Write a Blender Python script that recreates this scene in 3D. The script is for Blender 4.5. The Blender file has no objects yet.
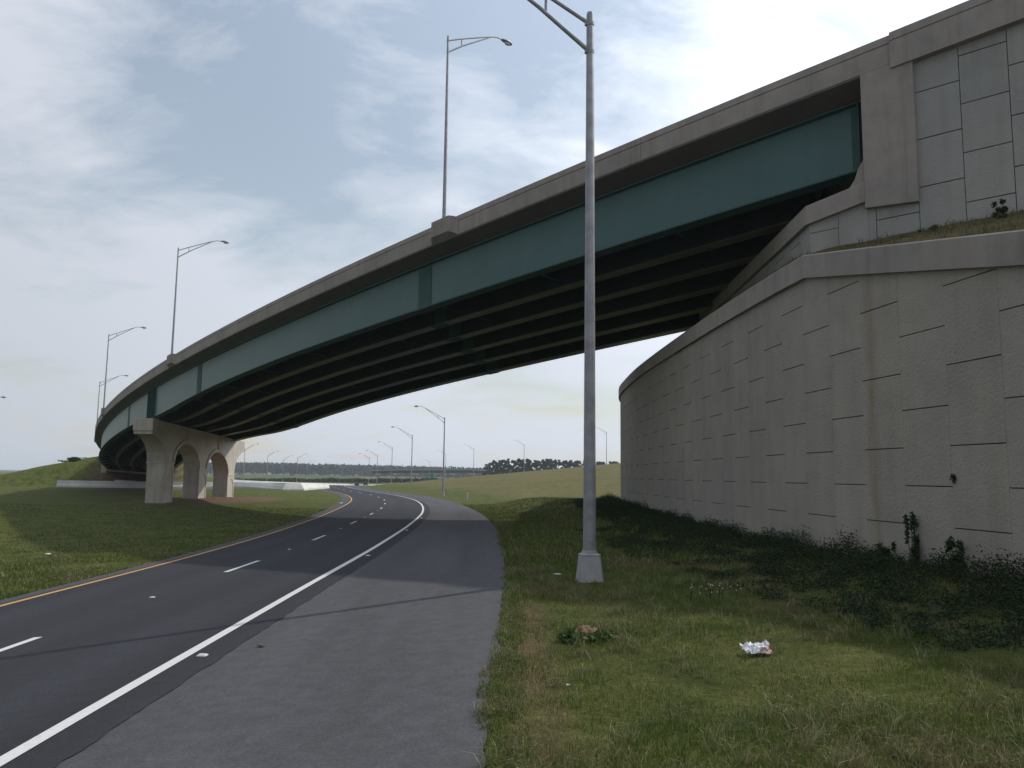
import bpy, math, random
import numpy as np
from mathutils import Vector, Matrix, noise
random.seed(7); rng = np.random.default_rng(7)
R = math.radians; PI = math.pi
scene = bpy.context.scene
C = bpy.context.collection

# ------------------------------------------------------------------ camera
F = 800; TH = R(6.52); RO = R(0.7); EYE = 2.0
cd = bpy.data.cameras.new("camera"); cam = bpy.data.objects.new("camera", cd); C.objects.link(cam)
cd.sensor_width = 36; cd.lens = 36*F/1024; cd.clip_start = 0.1; cd.clip_end = 20000
cam.matrix_world = Matrix.Translation((0, 0, EYE)) @ Matrix.Rotation(PI/2+TH, 4, 'X') @ Matrix.Rotation(RO, 4, 'Z')
scene.camera = cam

def ray(px, py):
    u = (px-512)/F; v = (384-py)/F
    u2 = u*math.cos(RO)-v*math.sin(RO); v2 = v*math.cos(RO)+u*math.sin(RO)
    return u2, math.cos(TH)-v2*math.sin(TH), v2*math.cos(TH)+math.sin(TH)
def at(px, py, Y):
    a, b, c = ray(px, py); return Vector((a/b*Y, Y, EYE+c/b*Y))

# ------------------------------------------------------------------ materials
def new_mat(name):
    m = bpy.data.materials.new(name); m.use_nodes = True
    nt = m.node_tree; b = nt.nodes['Principled BSDF']
    return m, nt, b
def N(nt, t, **kw):
    n = nt.nodes.new(t)
    for k, v in kw.items(): setattr(n, k, v)
    return n
def ramp(nt, fac, stops):
    r = N(nt, 'ShaderNodeValToRGB')
    while len(r.color_ramp.elements) < len(stops): r.color_ramp.elements.new(0.5)
    for e, (p, c) in zip(r.color_ramp.elements, stops):
        e.position = p; e.color = (*c, 1) if len(c) == 3 else c
    nt.links.new(fac, r.inputs[0]); return r.outputs[0]
def noise_tex(nt, vec, scale, detail=4, rough=.55, dist=0):
    n = N(nt, 'ShaderNodeTexNoise'); n.inputs['Scale'].default_value = scale
    n.inputs['Detail'].default_value = detail; n.inputs['Roughness'].default_value = rough; n.inputs['Distortion'].default_value = dist
    nt.links.new(vec, n.inputs['Vector']); return n.outputs['Fac']
def mixc(nt, fac, a, b, mode='MIX'):
    m = N(nt, 'ShaderNodeMix', data_type='RGBA', blend_type=mode)
    for sock, v in ((m.inputs[0], fac), (m.inputs[6], a), (m.inputs[7], b)):
        if hasattr(v, 'links'): nt.links.new(v, sock)
        elif isinstance(v, (int, float)): sock.default_value = v
        else: sock.default_value = (*v, 1)
    return m.outputs[2]
def bump(nt, b, h, strength=.3, dist=.02, prev=None):
    n = N(nt, 'ShaderNodeBump'); n.inputs['Strength'].default_value = strength; n.inputs['Distance'].default_value = dist
    nt.links.new(h, n.inputs['Height'])
    if prev: nt.links.new(prev, n.inputs['Normal'])
    nt.links.new(n.outputs[0], b.inputs['Normal']); return n.outputs[0]
def geo(nt): return N(nt, 'ShaderNodeNewGeometry').outputs['Position']
def mapped(nt, vec, sc):
    m = N(nt, 'ShaderNodeMapping'); m.inputs['Scale'].default_value = sc; nt.links.new(vec, m.inputs[0]); return m.outputs[0]

def mat_simple(name, col, rough=.6, metal=0, var=.15, scale=3, bstr=.15, bscale=40, spec=None):
    m, nt, b = new_mat(name); tc = N(nt, 'ShaderNodeTexCoord').outputs['Object']
    f = noise_tex(nt, tc, scale, 5)
    lo = tuple(c*(1-var) for c in col); hi = tuple(min(1, c*(1+var)) for c in col)
    nt.links.new(ramp(nt, f, [(.3, lo), (.7, hi)]), b.inputs['Base Color'])
    b.inputs['Roughness'].default_value = rough; b.inputs['Metallic'].default_value = metal
    if spec is not None: b.inputs['Specular IOR Level'].default_value = spec
    if bstr: bump(nt, b, noise_tex(nt, tc, bscale, 3), bstr, .01)
    return m

def mat_concrete(name, col, stain=.35, streak=True, tex=1.0, rough=.85):
    m, nt, b = new_mat(name); p = geo(nt)
    big = noise_tex(nt, p, .35, 4); med = noise_tex(nt, p, 2.2, 6, .6); fine = noise_tex(nt, p, 45, 3, .7)
    c = ramp(nt, med, [(.25, tuple(x*.86 for x in col)), (.5, col), (.8, tuple(min(1, x*1.10) for x in col))])
    c = mixc(nt, 1.0, c, ramp(nt, big, [(.35, (1-stain*.45,)*3), (.65, (1.04, 1.03, 1.0))]), 'MULTIPLY')
    if streak:
        st = noise_tex(nt, mapped(nt, p, (2.6, 2.6, .12)), 1.0, 5, .65)
        c = mixc(nt, 1.0, c, ramp(nt, st, [(.3, (1-stain*.55, 1-stain*.58, 1-stain*.62)), (.52, (1, 1, 1))]), 'MULTIPLY')
    nt.links.new(c, b.inputs['Base Color']); b.inputs['Roughness'].default_value = rough
    n1 = bump(nt, b, fine, .35*tex, .006); bump(nt, b, noise_tex(nt, p, 7, 4), .15, .02, n1)
    return m

M = {}
M['coping'] = mat_concrete('coping_concrete', (.312, .278, .258), .35)
M['pier'] = mat_concrete('pier_concrete', (.46, .415, .36), .35)
M['barrier'] = mat_concrete('barrier_concrete', (.56, .56, .54), .3, False)
M['girder'] = mat_simple('green_girder_paint', (.050, .118, .118), .42, 0, .10, .6, .03, 60)
m, nt, b = new_mat('green_girder_paint_weathered'); p = geo(nt)
c = ramp(nt, noise_tex(nt, p, .5, 5), [(.3, (.042, .104, .104)), (.7, (.054, .120, .120))])
c = mixc(nt, 1.0, c, ramp(nt, noise_tex(nt, mapped(nt, p, (3, 3, .15)), 1, 5, .65), [(.32, (.90, .92, .92)), (.5, (1, 1, 1))]), 'MULTIPLY')
nt.links.new(c, b.inputs['Base Color']); b.inputs['Roughness'].default_value = .40
bump(nt, b, noise_tex(nt, p, 1.3, 3), .12, .02); M['girder'] = m
M['soffit'] = mat_concrete('soffit_concrete_shade', (.13, .12, .115), .3, False)  # concrete darkened: shade under the deck put into the colour
M['girder_in'] = mat_simple('inner_girder_shade', (.020, .032, .040), .6, 0, .15, 1, .03, 60)  # dark copy of the girder paint, under-deck shade painted on the inner girders
M['flange'] = mat_simple('flange_bounce_light', (.115, .130, .095), .55, 0, .15, 1, .03, 60)  # lighter tone paints light bounced off the ground onto the inner flanges
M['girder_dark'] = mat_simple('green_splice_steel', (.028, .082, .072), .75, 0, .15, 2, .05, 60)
M['galv'] = mat_simple('galvanised_metal', (.30, .30, .315), .58, .45, .22, 3.5, .04, 60)
M['lamp_head'] = mat_simple('lamp_head_paint', (.24, .25, .26), .5, .3, .1)
M['lens'] = mat_simple('lamp_lens', (.55, .55, .5), .15, 0, .05, 3, 0)
M['base'] = mat_simple('lamp_base_metal', (.34, .34, .35), .55, .3, .12, 5, .1)
M['tyre'] = mat_simple('tyre_rubber', (.02, .02, .02), .8)
M['glass'] = mat_simple('dark_glass', (.02, .025, .03), .1, 0, .05, 3, 0)
M['carpaint'] = mat_simple('dark_car_paint', (.02, .022, .028), .25, 0, .05, 3, 0)
M['carpaint2'] = mat_simple('black_car_paint', (.012, .012, .014), .25, 0, .05, 3, 0)
M['redlens'] = mat_simple('red_lens', (.35, .02, .02), .2, 0, .05, 3, 0)
M['sign'] = mat_simple('green_sign_face', (.01, .23, .13), .4, 0, .05, 3, 0)
M['white'] = mat_simple('white_plastic', (.75, .75, .73), .5, 0, .08, 4, .05)
M['marker'] = mat_simple('raised_marker_plastic', (.5, .51, .53), .4, 0, .12, 20, .1)
M['bark'] = mat_simple('pine_bark', (.09, .07, .055), .9, 0, .3, 3, .4, 20)
M['orange_dirt'] = mat_simple('orange_dirt', (.15, .095, .055), .95, 0, .3, 25, .6, 60)

# panel wall with a rust streak and damp stains (uv: metres along the wall, height)
def mat_panels(name, col, rust_u=None):
    m, nt, b = new_mat(name); p = geo(nt)
    uv = N(nt, 'ShaderNodeUVMap').outputs[0]
    med = noise_tex(nt, p, 1.6, 6, .6); big = noise_tex(nt, p, .22, 4)
    vc = N(nt, 'ShaderNodeVertexColor'); vc.layer_name = 'tone'
    c = ramp(nt, med, [(.25, tuple(x*.90 for x in col)), (.5, col), (.8, tuple(x*1.07 for x in col))])
    c = mixc(nt, 1.0, c, ramp(nt, big, [(.35, (.86, .87, .87)), (.65, (1.05, 1.03, 1.0))]), 'MULTIPLY')
    c = mixc(nt, 1.0, c, vc.outputs['Color'], 'MULTIPLY')
    st = noise_tex(nt, mapped(nt, p, (1.7, 1.7, .09)), 1.0, 5, .6)
    c = mixc(nt, 1.0, c, ramp(nt, st, [(.32, (.90, .895, .88)), (.52, (1, 1, 1))]), 'MULTIPLY')
    if rust_u is not None:
        sep = N(nt, 'ShaderNodeSeparateXYZ'); nt.links.new(uv, sep.inputs[0])
        ns = N(nt, 'ShaderNodeMath', operation='MULTIPLY_ADD'); nt.links.new(noise_tex(nt, mapped(nt, p, (1, 1, .8)), 1.3, 3), ns.inputs[0]); ns.inputs[1].default_value = .25; nt.links.new(sep.outputs[0], ns.inputs[2])
        d = N(nt, 'ShaderNodeMath', operation='SUBTRACT'); nt.links.new(ns.outputs[0], d.inputs[0]); d.inputs[1].default_value = rust_u+.12
        a = N(nt, 'ShaderNodeMath', operation='ABSOLUTE'); nt.links.new(d.outputs[0], a.inputs[0])
        mr = N(nt, 'ShaderNodeMapRange'); nt.links.new(a.outputs[0], mr.inputs[0]); mr.inputs[1].default_value = .30; mr.inputs[2].default_value = .04
        mr.inputs[3].default_value = 0; mr.inputs[4].default_value = 1
        g = N(nt, 'ShaderNodeMath', operation='MULTIPLY'); nt.links.new(mr.outputs[0], g.inputs[0])
        nt.links.new(ramp(nt, noise_tex(nt, mapped(nt, p, (5, 5, .7)), 1, 4), [(.3, (.15,)*3), (.7, (.8,)*3)]), g.inputs[1])
        c = mixc(nt, g.outputs[0], c, (.245, .185, .115))
    nt.links.new(c, b.inputs['Base Color']); b.inputs['Roughness'].default_value = .9
    v = N(nt, 'ShaderNodeTexVoronoi'); v.inputs['Scale'].default_value = 16; nt.links.new(p, v.inputs['Vector'])
    n1 = bump(nt, b, noise_tex(nt, p, 22, 4, .75), .7, .03); bump(nt, b, v.outputs['Distance'], .35, .02, n1)
    return m

M['panel_up'] = mat_panels('upper_panel_concrete', (.345, .338, .325))
M['joint'] = mat_simple('panel_joint', (.05, .048, .045), .95)

# asphalt
def mat_asphalt(name, col, wear, track=False):
    m, nt, b = new_mat(name); p = geo(nt)
    uv = N(nt, 'ShaderNodeUVMap').outputs[0]
    fine = noise_tex(nt, p, 38, 5, .85); med = noise_tex(nt, p, 5, 5, .6); big = noise_tex(nt, mapped(nt, uv, (.9, .07, 1)), 1, 4)
    c = ramp(nt, fine, [(.34, tuple(x*.72 for x in col)), (.5, col), (.68, tuple(x*1.45 for x in col))])
    c = mixc(nt, 1.0, c, ramp(nt, med, [(.3, (1-wear,)*3), (.7, (1+wear*.6,)*3)]), 'MULTIPLY')
    c = mixc(nt, 1.0, c, ramp(nt, big, [(.3, (1-wear,)*3), (.7, (1+wear,)*3)]), 'MULTIPLY')
    if track:
        wv = N(nt, 'ShaderNodeTexWave', wave_type='BANDS', bands_direction='X'); wv.inputs['Scale'].default_value = .165; wv.inputs['Distortion'].default_value = .6; wv.inputs['Detail'].default_value = 1
        nt.links.new(uv, wv.inputs['Vector'])
        c = mixc(nt, 1.0, c, ramp(nt, wv.outputs['Fac'], [(.2, (.93,)*3), (.8, (1.08,)*3)]), 'MULTIPLY')
    # cracks
    vo = N(nt, 'ShaderNodeTexVoronoi', feature='DISTANCE_TO_EDGE'); vo.inputs['Scale'].default_value = .22
    mv = N(nt, 'ShaderNodeVectorMath', operation='ADD'); nt.links.new(p, mv.inputs[0])
    nn = N(nt, 'ShaderNodeTexNoise'); nn.inputs['Scale'].default_value = 1.2; nt.links.new(p, nn.inputs['Vector'])
    nt.links.new(nn.outputs['Color'], mv.inputs[1]); nt.links.new(mv.outputs[0], vo.inputs['Vector'])
    nt.links.new(c, b.inputs['Base Color']); b.inputs['Roughness'].default_value = .92
    b.inputs['Specular IOR Level'].default_value = .18
    bump(nt, b, fine, .5, .008)
    return m
M['asphalt'] = mat_asphalt('dark_asphalt', (.029, .030, .0365), .12, True)
M['shoulder'] = mat_asphalt('grey_asphalt', (.068, .068, .074), .17)
def mat_paint(name, col, worn):
    m, nt, b = new_mat(name); p = geo(nt)
    f = noise_tex(nt, p, 28, 5, .75)
    nt.links.new(ramp(nt, f, [(.30, tuple(x*worn for x in col)), (.46, col)]), b.inputs['Base Color']); b.inputs['Roughness'].default_value = .6
    bump(nt, b, noise_tex(nt, p, 70, 2), .3, .005)
    return m
M['wline'] = mat_paint('white_road_paint', (.56, .56, .55), .62)
M['yline'] = mat_paint('yellow_road_paint', (.46, .25, .065), .6)

# ground cover
m, nt, b = new_mat('grassy_ground'); p = geo(nt)
big = noise_tex(nt, p, .09, 5, .6); med = noise_tex(nt, p, .9, 6, .65); fine = noise_tex(nt, p, 13, 5, .75)
c1 = ramp(nt, med, [(.28, (.030, .040, .012)), (.45, (.062, .080, .020)), (.6, (.095, .105, .032)), (.8, (.14, .12, .06))])
c2 = ramp(nt, med, [(.25, (.075, .075, .032)), (.5, (.135, .118, .055)), (.8, (.175, .145, .08))])
vc = N(nt, 'ShaderNodeVertexColor'); vc.layer_name = 'zone'
sp = N(nt, 'ShaderNodeSeparateColor'); nt.links.new(vc.outputs['Color'], sp.inputs[0])
# R: dirt, G: dry
ad = N(nt, 'ShaderNodeMath', operation='MULTIPLY_ADD'); nt.links.new(big, ad.inputs[0]); ad.inputs[1].default_value = 1.6; ad.inputs[2].default_value = -.85
ad2 = N(nt, 'ShaderNodeMath', operation='ADD', use_clamp=True); nt.links.new(ad.outputs[0], ad2.inputs[0]); nt.links.new(sp.outputs[1], ad2.inputs[1])
c = mixc(nt, ad2.outputs[0], c1, c2)
c = mixc(nt, 1.0, c, ramp(nt, fine, [(.3, (.55, .57, .5)), (.7, (1.35, 1.3, 1.2))]), 'MULTIPLY')
dirt = ramp(nt, med, [(.3, (.10, .062, .042)), (.7, (.17, .11, .075))])
dn = N(nt, 'ShaderNodeMath', operation='MULTIPLY_ADD', use_clamp=True); nt.links.new(noise_tex(nt, p, .8, 5), dn.inputs[0]); dn.inputs[1].default_value = 1.5; dn.inputs[2].default_value = -.25
dm = N(nt, 'ShaderNodeMath', operation='MULTIPLY', use_clamp=True); nt.links.new(dn.outputs[0], dm.inputs[0]); nt.links.new(sp.outputs[0], dm.inputs[1])
dm2 = N(nt, 'ShaderNodeMath', operation='MULTIPLY', use_clamp=True); nt.links.new(dm.outputs[0], dm2.inputs[0]); dm2.inputs[1].default_value = 1.7
c = mixc(nt, dm2.outputs[0], c, dirt)
nt.links.new(c, b.inputs['Base Color']); b.inputs['Roughness'].default_value = 1; b.inputs['Specular IOR Level'].default_value = .1
n1 = bump(nt, b, fine, .8, .08); bump(nt, b, med, .6, .3, n1)
M['ground'] = m
# blades and leaves
def mat_leaf(name, transl=.25):
    m, nt, b = new_mat(name)
    vc = N(nt, 'ShaderNodeVertexColor'); vc.layer_name = 'tint'
    nt.links.new(vc.outputs['Color'], b.inputs['Base Color']); b.inputs['Roughness'].default_value = .65; b.inputs['Specular IOR Level'].default_value = .25
    tr = N(nt, 'ShaderNodeBsdfTranslucent'); nt.links.new(vc.outputs['Color'], tr.inputs[0])
    mx = N(nt, 'ShaderNodeMixShader'); mx.inputs[0].default_value = transl
    nt.links.new(b.outputs[0], mx.inputs[1]); nt.links.new(tr.outputs[0], mx.inputs[2])
    nt.links.new(mx.outputs[0], nt.nodes['Material Output'].inputs[0]); return m
M['blade'] = mat_leaf('grass_blade'); M['leaf'] = mat_leaf('weed_leaf'); M['needle'] = mat_leaf('pine_needles', .1)
# litter bag
m, nt, b = new_mat('printed_bag'); tc = N(nt, 'ShaderNodeTexCoord').outputs['Object']
nt.links.new(ramp(nt, noise_tex(nt, tc, 7, 2), [(.53, (.66, .66, .69)), (.57, (.50, .17, .10)), (.61, (.50, .17, .10)), (.65, (.5, .5, .53))]), b.inputs['Base Color'])
b.inputs['Roughness'].default_value = .35; M['bag'] = m

# ------------------------------------------------------------------ mesh helpers
class MB:
    def __init__(s): s.v = []; s.f = []; s.m = []
    def add(s, vs, fs, mi=0):
        o = len(s.v); s.v += [tuple(v) for v in vs]; s.f += [tuple(i+o for i in f) for f in fs]; s.m += [mi]*len(fs)
    def box(s, a, b, mi=0, mat=None):
        x0, y0, z0 = a; x1, y1, z1 = b
        vs = [Vector(q) for q in ((x0, y0, z0), (x1, y0, z0), (x1, y1, z0), (x0, y1, z0), (x0, y0, z1), (x1, y0, z1), (x1, y1, z1), (x0, y1, z1))]
        if mat: vs = [mat @ q for q in vs]
        s.add(vs, [(0, 3, 2, 1), (4, 5, 6, 7), (0, 1, 5, 4), (1, 2, 6, 5), (2, 3, 7, 6), (3, 0, 4, 7)], mi)
    def hexa(s, b4, t4, mi=0):   # bottom quad and top quad, same winding
        s.add(list(b4)+list(t4), [(0, 3, 2, 1), (4, 5, 6, 7), (0, 1, 5, 4), (1, 2, 6, 5), (2, 3, 7, 6), (3, 0, 4, 7)], mi)
    def rings(s, rs, closed=True, caps=True, mi=0):   # list of rings of equal length
        n = len(rs[0]); o = len(s.v)
        for r in rs: s.v += [tuple(v) for v in r]
        for i in range(len(rs)-1):
            for j in range(n if closed else n-1):
                k = (j+1) % n
                s.f.append((o+i*n+j, o+i*n+k, o+(i+1)*n+k, o+(i+1)*n+j)); s.m.append(mi)
        if caps and closed:
            s.f.append(tuple(o+j for j in range(n))[::-1]); s.m.append(mi)
            s.f.append(tuple(o+(len(rs)-1)*n+j for j in range(n))); s.m.append(mi)
    def tube(s, pts, rad, n=10, mi=0):
        pts = [Vector(p) for p in pts]; rs = []
        for i, p in enumerate(pts):
            t = (pts[min(i+1, len(pts)-1)]-pts[max(i-1, 0)]).normalized()
            a = Vector((0, 0, 1)) if abs(t.z) < .9 else Vector((0, 1, 0))
            u = t.cross(a).normalized(); w = t.cross(u)
            r = rad[i] if isinstance(rad, (list, tuple)) else rad
            rs.append([p+u*math.cos(2*PI*k/n)*r+w*math.sin(2*PI*k/n)*r for k in range(n)])
        s.rings(rs, mi=mi)
    def build(s, name, mats, parent=None, smooth=False, bevel=0, fix=True):
        me = bpy.data.meshes.new(name); me.from_pydata(s.v, [], s.f)
        if not isinstance(mats, (list, tuple)): mats = [mats]
        for m in mats: me.materials.append(m)
        me.polygons.foreach_set('material_index', s.m)
        if fix:
            import bmesh
            bm = bmesh.new(); bm.from_mesh(me); bmesh.ops.recalc_face_normals(bm, faces=bm.faces); bm.to_mesh(me); bm.free()
        if smooth: me.polygons.foreach_set('use_smooth', [True]*len(me.polygons))
        o = bpy.data.objects.new(name, me); C.objects.link(o)
        if parent: o.parent = parent
        if bevel:
            bv = o.modifiers.new('bevel', 'BEVEL'); bv.width = bevel; bv.segments = 2; bv.limit_method = 'ANGLE'; bv.angle_limit = R(35)
        if smooth:
            for e in me.edges: pass
            me.set_sharp_from_angle(angle=R(40))
        return o
def tag(o, label=None, cat=None, group=None, kind=None):
    if label: o['label'] = label
    if cat: o['category'] = cat
    if group: o['group'] = group
    if kind: o['kind'] = kind
    return o
def empty(name, loc=(0, 0, 0), rz=0):
    o = bpy.data.objects.new(name, None); C.objects.link(o); o.location = loc; o.rotation_euler = (0, 0, rz); o.empty_display_size = .3
    return o
def copy_tree(o, parent=None):
    c = o.copy(); C.objects.link(c); c.parent = parent
    for ch in list(o.children): copy_tree(ch, c)
    return c
def fast_mesh(name, co, faces_n, idx, mat, tint=None, layer='tint', parent=None):
    """co (N,3), idx flat loop indices, faces_n corners per face"""
    me = bpy.data.meshes.new(name); nv = len(co); nl = len(idx); nf = nl//faces_n
    me.vertices.add(nv); me.vertices.foreach_set('co', co.astype(np.float32).ravel())
    me.loops.add(nl); me.loops.foreach_set('vertex_index', idx.astype(np.int32).ravel())
    me.polygons.add(nf); me.polygons.foreach_set('loop_start', np.arange(0, nl, faces_n, dtype=np.int32))
    me.polygons.foreach_set('loop_total', np.full(nf, faces_n, dtype=np.int32))
    if tint is not None:
        a = me.color_attributes.new(layer, 'FLOAT_COLOR', 'POINT'); t = np.ones((nv, 4), np.float32); t[:, :3] = tint
        a.data.foreach_set('color', t.ravel())
    me.materials.append(mat); me.polygons.foreach_set('use_smooth', np.zeros(nf, bool)); me.update(); me.validate()
    o = bpy.data.objects.new(name, me); C.objects.link(o)
    if parent: o.parent = parent
    return o

def interp(tab, y):
    xs = [t[0] for t in tab]
    if y <= xs[0]: i = 0
    elif y >= xs[-1]: i = len(xs)-2
    else:
        i = max(k for k in range(len(xs)-1) if xs[k] <= y)
    def slope(k):
        if k == 0: return (tab[1][1]-tab[0][1])/(xs[1]-xs[0])
        if k == len(xs)-1: return (tab[-1][1]-tab[-2][1])/(xs[-1]-xs[-2])
        return (tab[k+1][1]-tab[k-1][1])/(xs[k+1]-xs[k-1])
    h = xs[i+1]-xs[i]; t = (y-xs[i])/h
    if t < 0: return tab[0][1]+slope(0)*(y-xs[0])
    if t > 1: return tab[-1][1]+slope(len(xs)-1)*(y-xs[-1])
    m0, m1 = slope(i)*h, slope(i+1)*h
    return (2*t**3-3*t*t+1)*tab[i][1]+(t**3-2*t*t+t)*m0+(3*t*t-2*t**3)*tab[i+1][1]+(t**3-t*t)*m1
def sm(a, b, x):
    t = min(1, max(0, (x-a)/(b-a))); return t*t*(3-2*t)

# ------------------------------------------------------------------ the road, in lines of constant Y
WT = [(-30, -3.6), (0, -3.8), (14, -4.05), (20, -4.15), (27, -4.35), (40, -4.95), (56, -6.1), (78, -8.6), (96, -11.6), (118, -17.0), (143, -25.0), (177, -35.0), (230, -47.5), (300, -60), (350, -68), (430, -82), (600, -115), (900, -180)]
def Xw(y): return interp(WT, y)
def Xe(y): return Xw(y)+3.75+.27*sm(7, 15, y)*(1-sm(32, 60, y))+.25*sm(60, 120, y)
def Xl(y): return Xw(y)-(2.92+.62*sm(20, 55, y))          # lane line
def Xy(y): return Xw(y)-(5.92+1.38*sm(18, 75, y))          # yellow edge line
def Xs(y): return Xy(y)-(.70+.5*sm(30, 100, y))            # left edge of the paving
ZC = [(-40, 0), (10, 0), (20, -.02), (45, -.32), (75, -.80), (110, -1.05), (170, -1.15), (230, -1.5), (300, -2.4), (350, -3.2), (430, -3.5), (900, -3.6), (2000, -3.0)]
def zc(y): return interp(ZC, y)
def sup(y): return .07*(1-sm(15, 110, y))
def Zroad(x, y):
    u = x-Xe(y); return zc(y)+sup(y)*min(0, max(-12, u))

# ------------------------------------------------------------------ the overpass alignment
def hd(s): return R(-40.4+(s-20)*.1532)
_P0 = at(445, 222, 37.8)
_tab = {}
def P(s):
    k = round(s, 3)
    if k in _tab: return _tab[k]
    x, y = _P0.x, _P0.y; n = max(4, int(abs(s))*2); ds = s/n
    for i in range(n):
        h = hd((i+.5)*ds); x += math.sin(h)*ds; y += math.cos(h)*ds
    _tab[k] = (x, y); return x, y
def zt(s): return EYE+12.27-.06*s+.00003*s*s
SE = .08
def B(s, o, dz):
    x, y = P(s); h = hd(s)
    return Vector((x+o*math.cos(h), y-o*math.sin(h), zt(s)+dz-SE*o))
def gz(s): return -3.62-.3*sm(15, 45, s)-.36*math.exp(-((s-47)/9)**2)      # girder underside below the parapet top
S_AB, S_END = -20.0, 143.0
_es = np.arange(90, 340, 3.0); _ep = np.array([P(float(s)) for s in _es]); _eh = np.array([hd(float(s)) for s in _es])
def emb(x, y):
    k = int(np.argmin((_ep[:, 0]-x)**2+(_ep[:, 1]-y)**2)); s0 = float(_es[k]); h = float(_eh[k])
    dx, dy = x-_ep[k, 0], y-_ep[k, 1]; s = s0+dx*math.sin(h)+dy*math.cos(h); o = dx*math.cos(h)-dy*math.sin(h)
    df = max(0, 145.5-s); dl = max(0, -1.2-o); dr = max(0, o-14.5)
    zt_ = zt(min(300, max(145, s)))-1.15
    return zt_-SE*min(max(o, 0), 13)-math.hypot(df*.85, dl*.235+dr*.75)

def hill_r(x, y):
    u = x-Xe(y)
    g = sm(55, 150, y)*(1-.55*sm(330, 420, y))
    return .102*max(0, u-4)*g*(1 if y < 330 else 1)
WALL = [(-6, 12.6), (2, 10.6), (8, 9.35), (13.2, 8.5), (16.4, 7.97), (18.5, 7.68), (22, 7.38), (30, 7.08), (43, 6.95), (52, 7.25)]
def Xwall(y): return interp(WALL, y)
def Zg(x, y):
    u = x-Xe(y)
    if u <= 0:
        z = Zroad(x, y)
        l = Xs(y)-x
        if l > 0:
            z = Zroad(Xs(y), y)
            z += (-1.12+ (zc(y)+1.05) *.6 - z)*sm(2, 28, l) if y > 40 else (-1.05-z)*sm(2, 28, l)
            z -= .45*sm(2, 7, l)*(1-sm(12, 24, l))*(1-sm(45, 65, y))
            z += .16*noise.noise(Vector((x*.06, y*.06, 3)))*sm(4, 15, l)
    else:
        z = zc(y)
        z += .30*sm(1, 8, u)*(1-sm(50, 90, y)) + hill_r(x, y)
        # the bank in front of the wall stays level while the road falls away
        z += (.22-z)*sm(2.0, 6.5, u)*sm(18, 30, y)*(1-sm(58, 95, y))
        z += .10*noise.noise(Vector((x*.25, y*.25, 5)))*sm(.8, 4, u)
        z -= .05*sm(0, .5, u)*(1-sm(.5, 1.6, u))
    if y > 95 and x < -30 and x > -260:
        best = emb(x, y)
        if best > z: z = best + .12*noise.noise(Vector((x*.1, y*.1, 9)))
    # soil mound round the pier
    d = math.hypot((x+32.9)/7, (y-85.5)/13)
    z += .25*(1-sm(.3, 1, d))
    return z
_ys = sorted(set([round(v, 3) for v in list(np.arange(-16, 4, 1.0))+list(np.arange(4, 34, .5))+list(np.arange(34, 100, 1.5))+list(np.arange(100, 260, 4.0))+list(np.arange(260, 460, 8))+[480, 520, 580, 660, 760, 900, 1100, 1400, 1800, 2500, 4000, 7000]]))
def gnd(px, py):
    a, b, c = ray(px, py); t = 1
    for i in range(120):
        t = .6*t+.4*(Zg(a*t, b*t)-EYE)/c
    return Vector((a*t, b*t, Zg(a*t, b*t)))

# terrain
def cols_for(y):
    xl, xr = Xs(y), Xe(y)
    far = 1+max(0, y-100)/120
    left = [-6500, -4000, -2500, -1500, -900, -600, -420, -300, -230, -180] + list(np.arange(-150, -60, 6.0)) + list(np.arange(-60, -16, 3.0)) + [-14, -12, -10, -8, -6.5, -5, -4, -3, -2, -1.2, -.6, -.25]
    right = [.25, .5, .8, 1.2, 1.7, 2.3, 3, 3.7, 4.4, 5.1, 5.8, 6.5, 7.2, 8, 9, 10, 12, 14, 17, 20, 25, 30, 36, 43, 50, 60, 70, 82, 95, 110, 130, 155, 190, 240, 320, 450, 700, 1200, 2200, 4000, 6500]
    return [xl+v for v in left]+[xl, xl+.15, (xl+xr)/2, xr-.15, xr]+[xr+v for v in right], len(left)
vs = []; dirtc = []
ncol = None
for y in _ys:
    cs, nl = cols_for(y); ncol = len(cs)
    for j, x in enumerate(cs):
        yy = min(y, 460) if abs(x) < 800 else min(y, 460)
        z = Zg(x, y)
        if y > 340: z = z*(1-sm(340, 520, y)) + sm(340, 520, y)*(-3.5 + 1.3*sm(600, 1200, y))
        if y < 4: z = min(z, .6)
        if abs(x) > 260: z = z*(1-sm(260, 420, abs(x)))+sm(260, 420, abs(x))*(-3.5 + 1.3*sm(600, 1200, math.hypot(x, y)))
        if nl+1 <= j <= nl+3: z -= .12
        vs.append((x, y, z))
        d = math.hypot((x+31.6)/5.8, (y-87)/13); dv = 1.25*(1-sm(.7, 1.3, d))
        # bare ground under the far end of the overpass
        for s in (118, 124, 130, 136, 141):
            q = B(s, 6.8, 0); dv = max(dv, 1-sm(6, 10, math.hypot(q.x-x, q.y-y)))
        if 0 < x-Xe(y) < .7 and y < 60: dv = max(dv, .55)
        dv = max(dv, .9*(1-sm(.2, .8, math.hypot((x-.42)/1.2, (y-5.6)/1.0))), .7*(1-sm(.2, 1, math.hypot(x-.35, y-17.5))))
        dry = .75*sm(60, 110, y)*sm(4, 14, x-Xe(y))
        dry += -.25*sm(20, 60, y)*(1 if x < Xs(y) else 0) + (.12 if y < 20 else 0)
        dirtc.append((dv, max(0, dry), 0))
fs = []
for i in range(len(_ys)-1):
    for j in range(ncol-1):
        a = i*ncol+j; fs.append((a, a+1, a+ncol+1, a+ncol))
g = fast_mesh('ground', np.array(vs), 4, np.array(fs).ravel(), M['ground'], np.array(dirtc), 'zone')
g.data.polygons.foreach_set('use_smooth', [True]*len(g.data.polygons))
tag(g, kind='structure')

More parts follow.
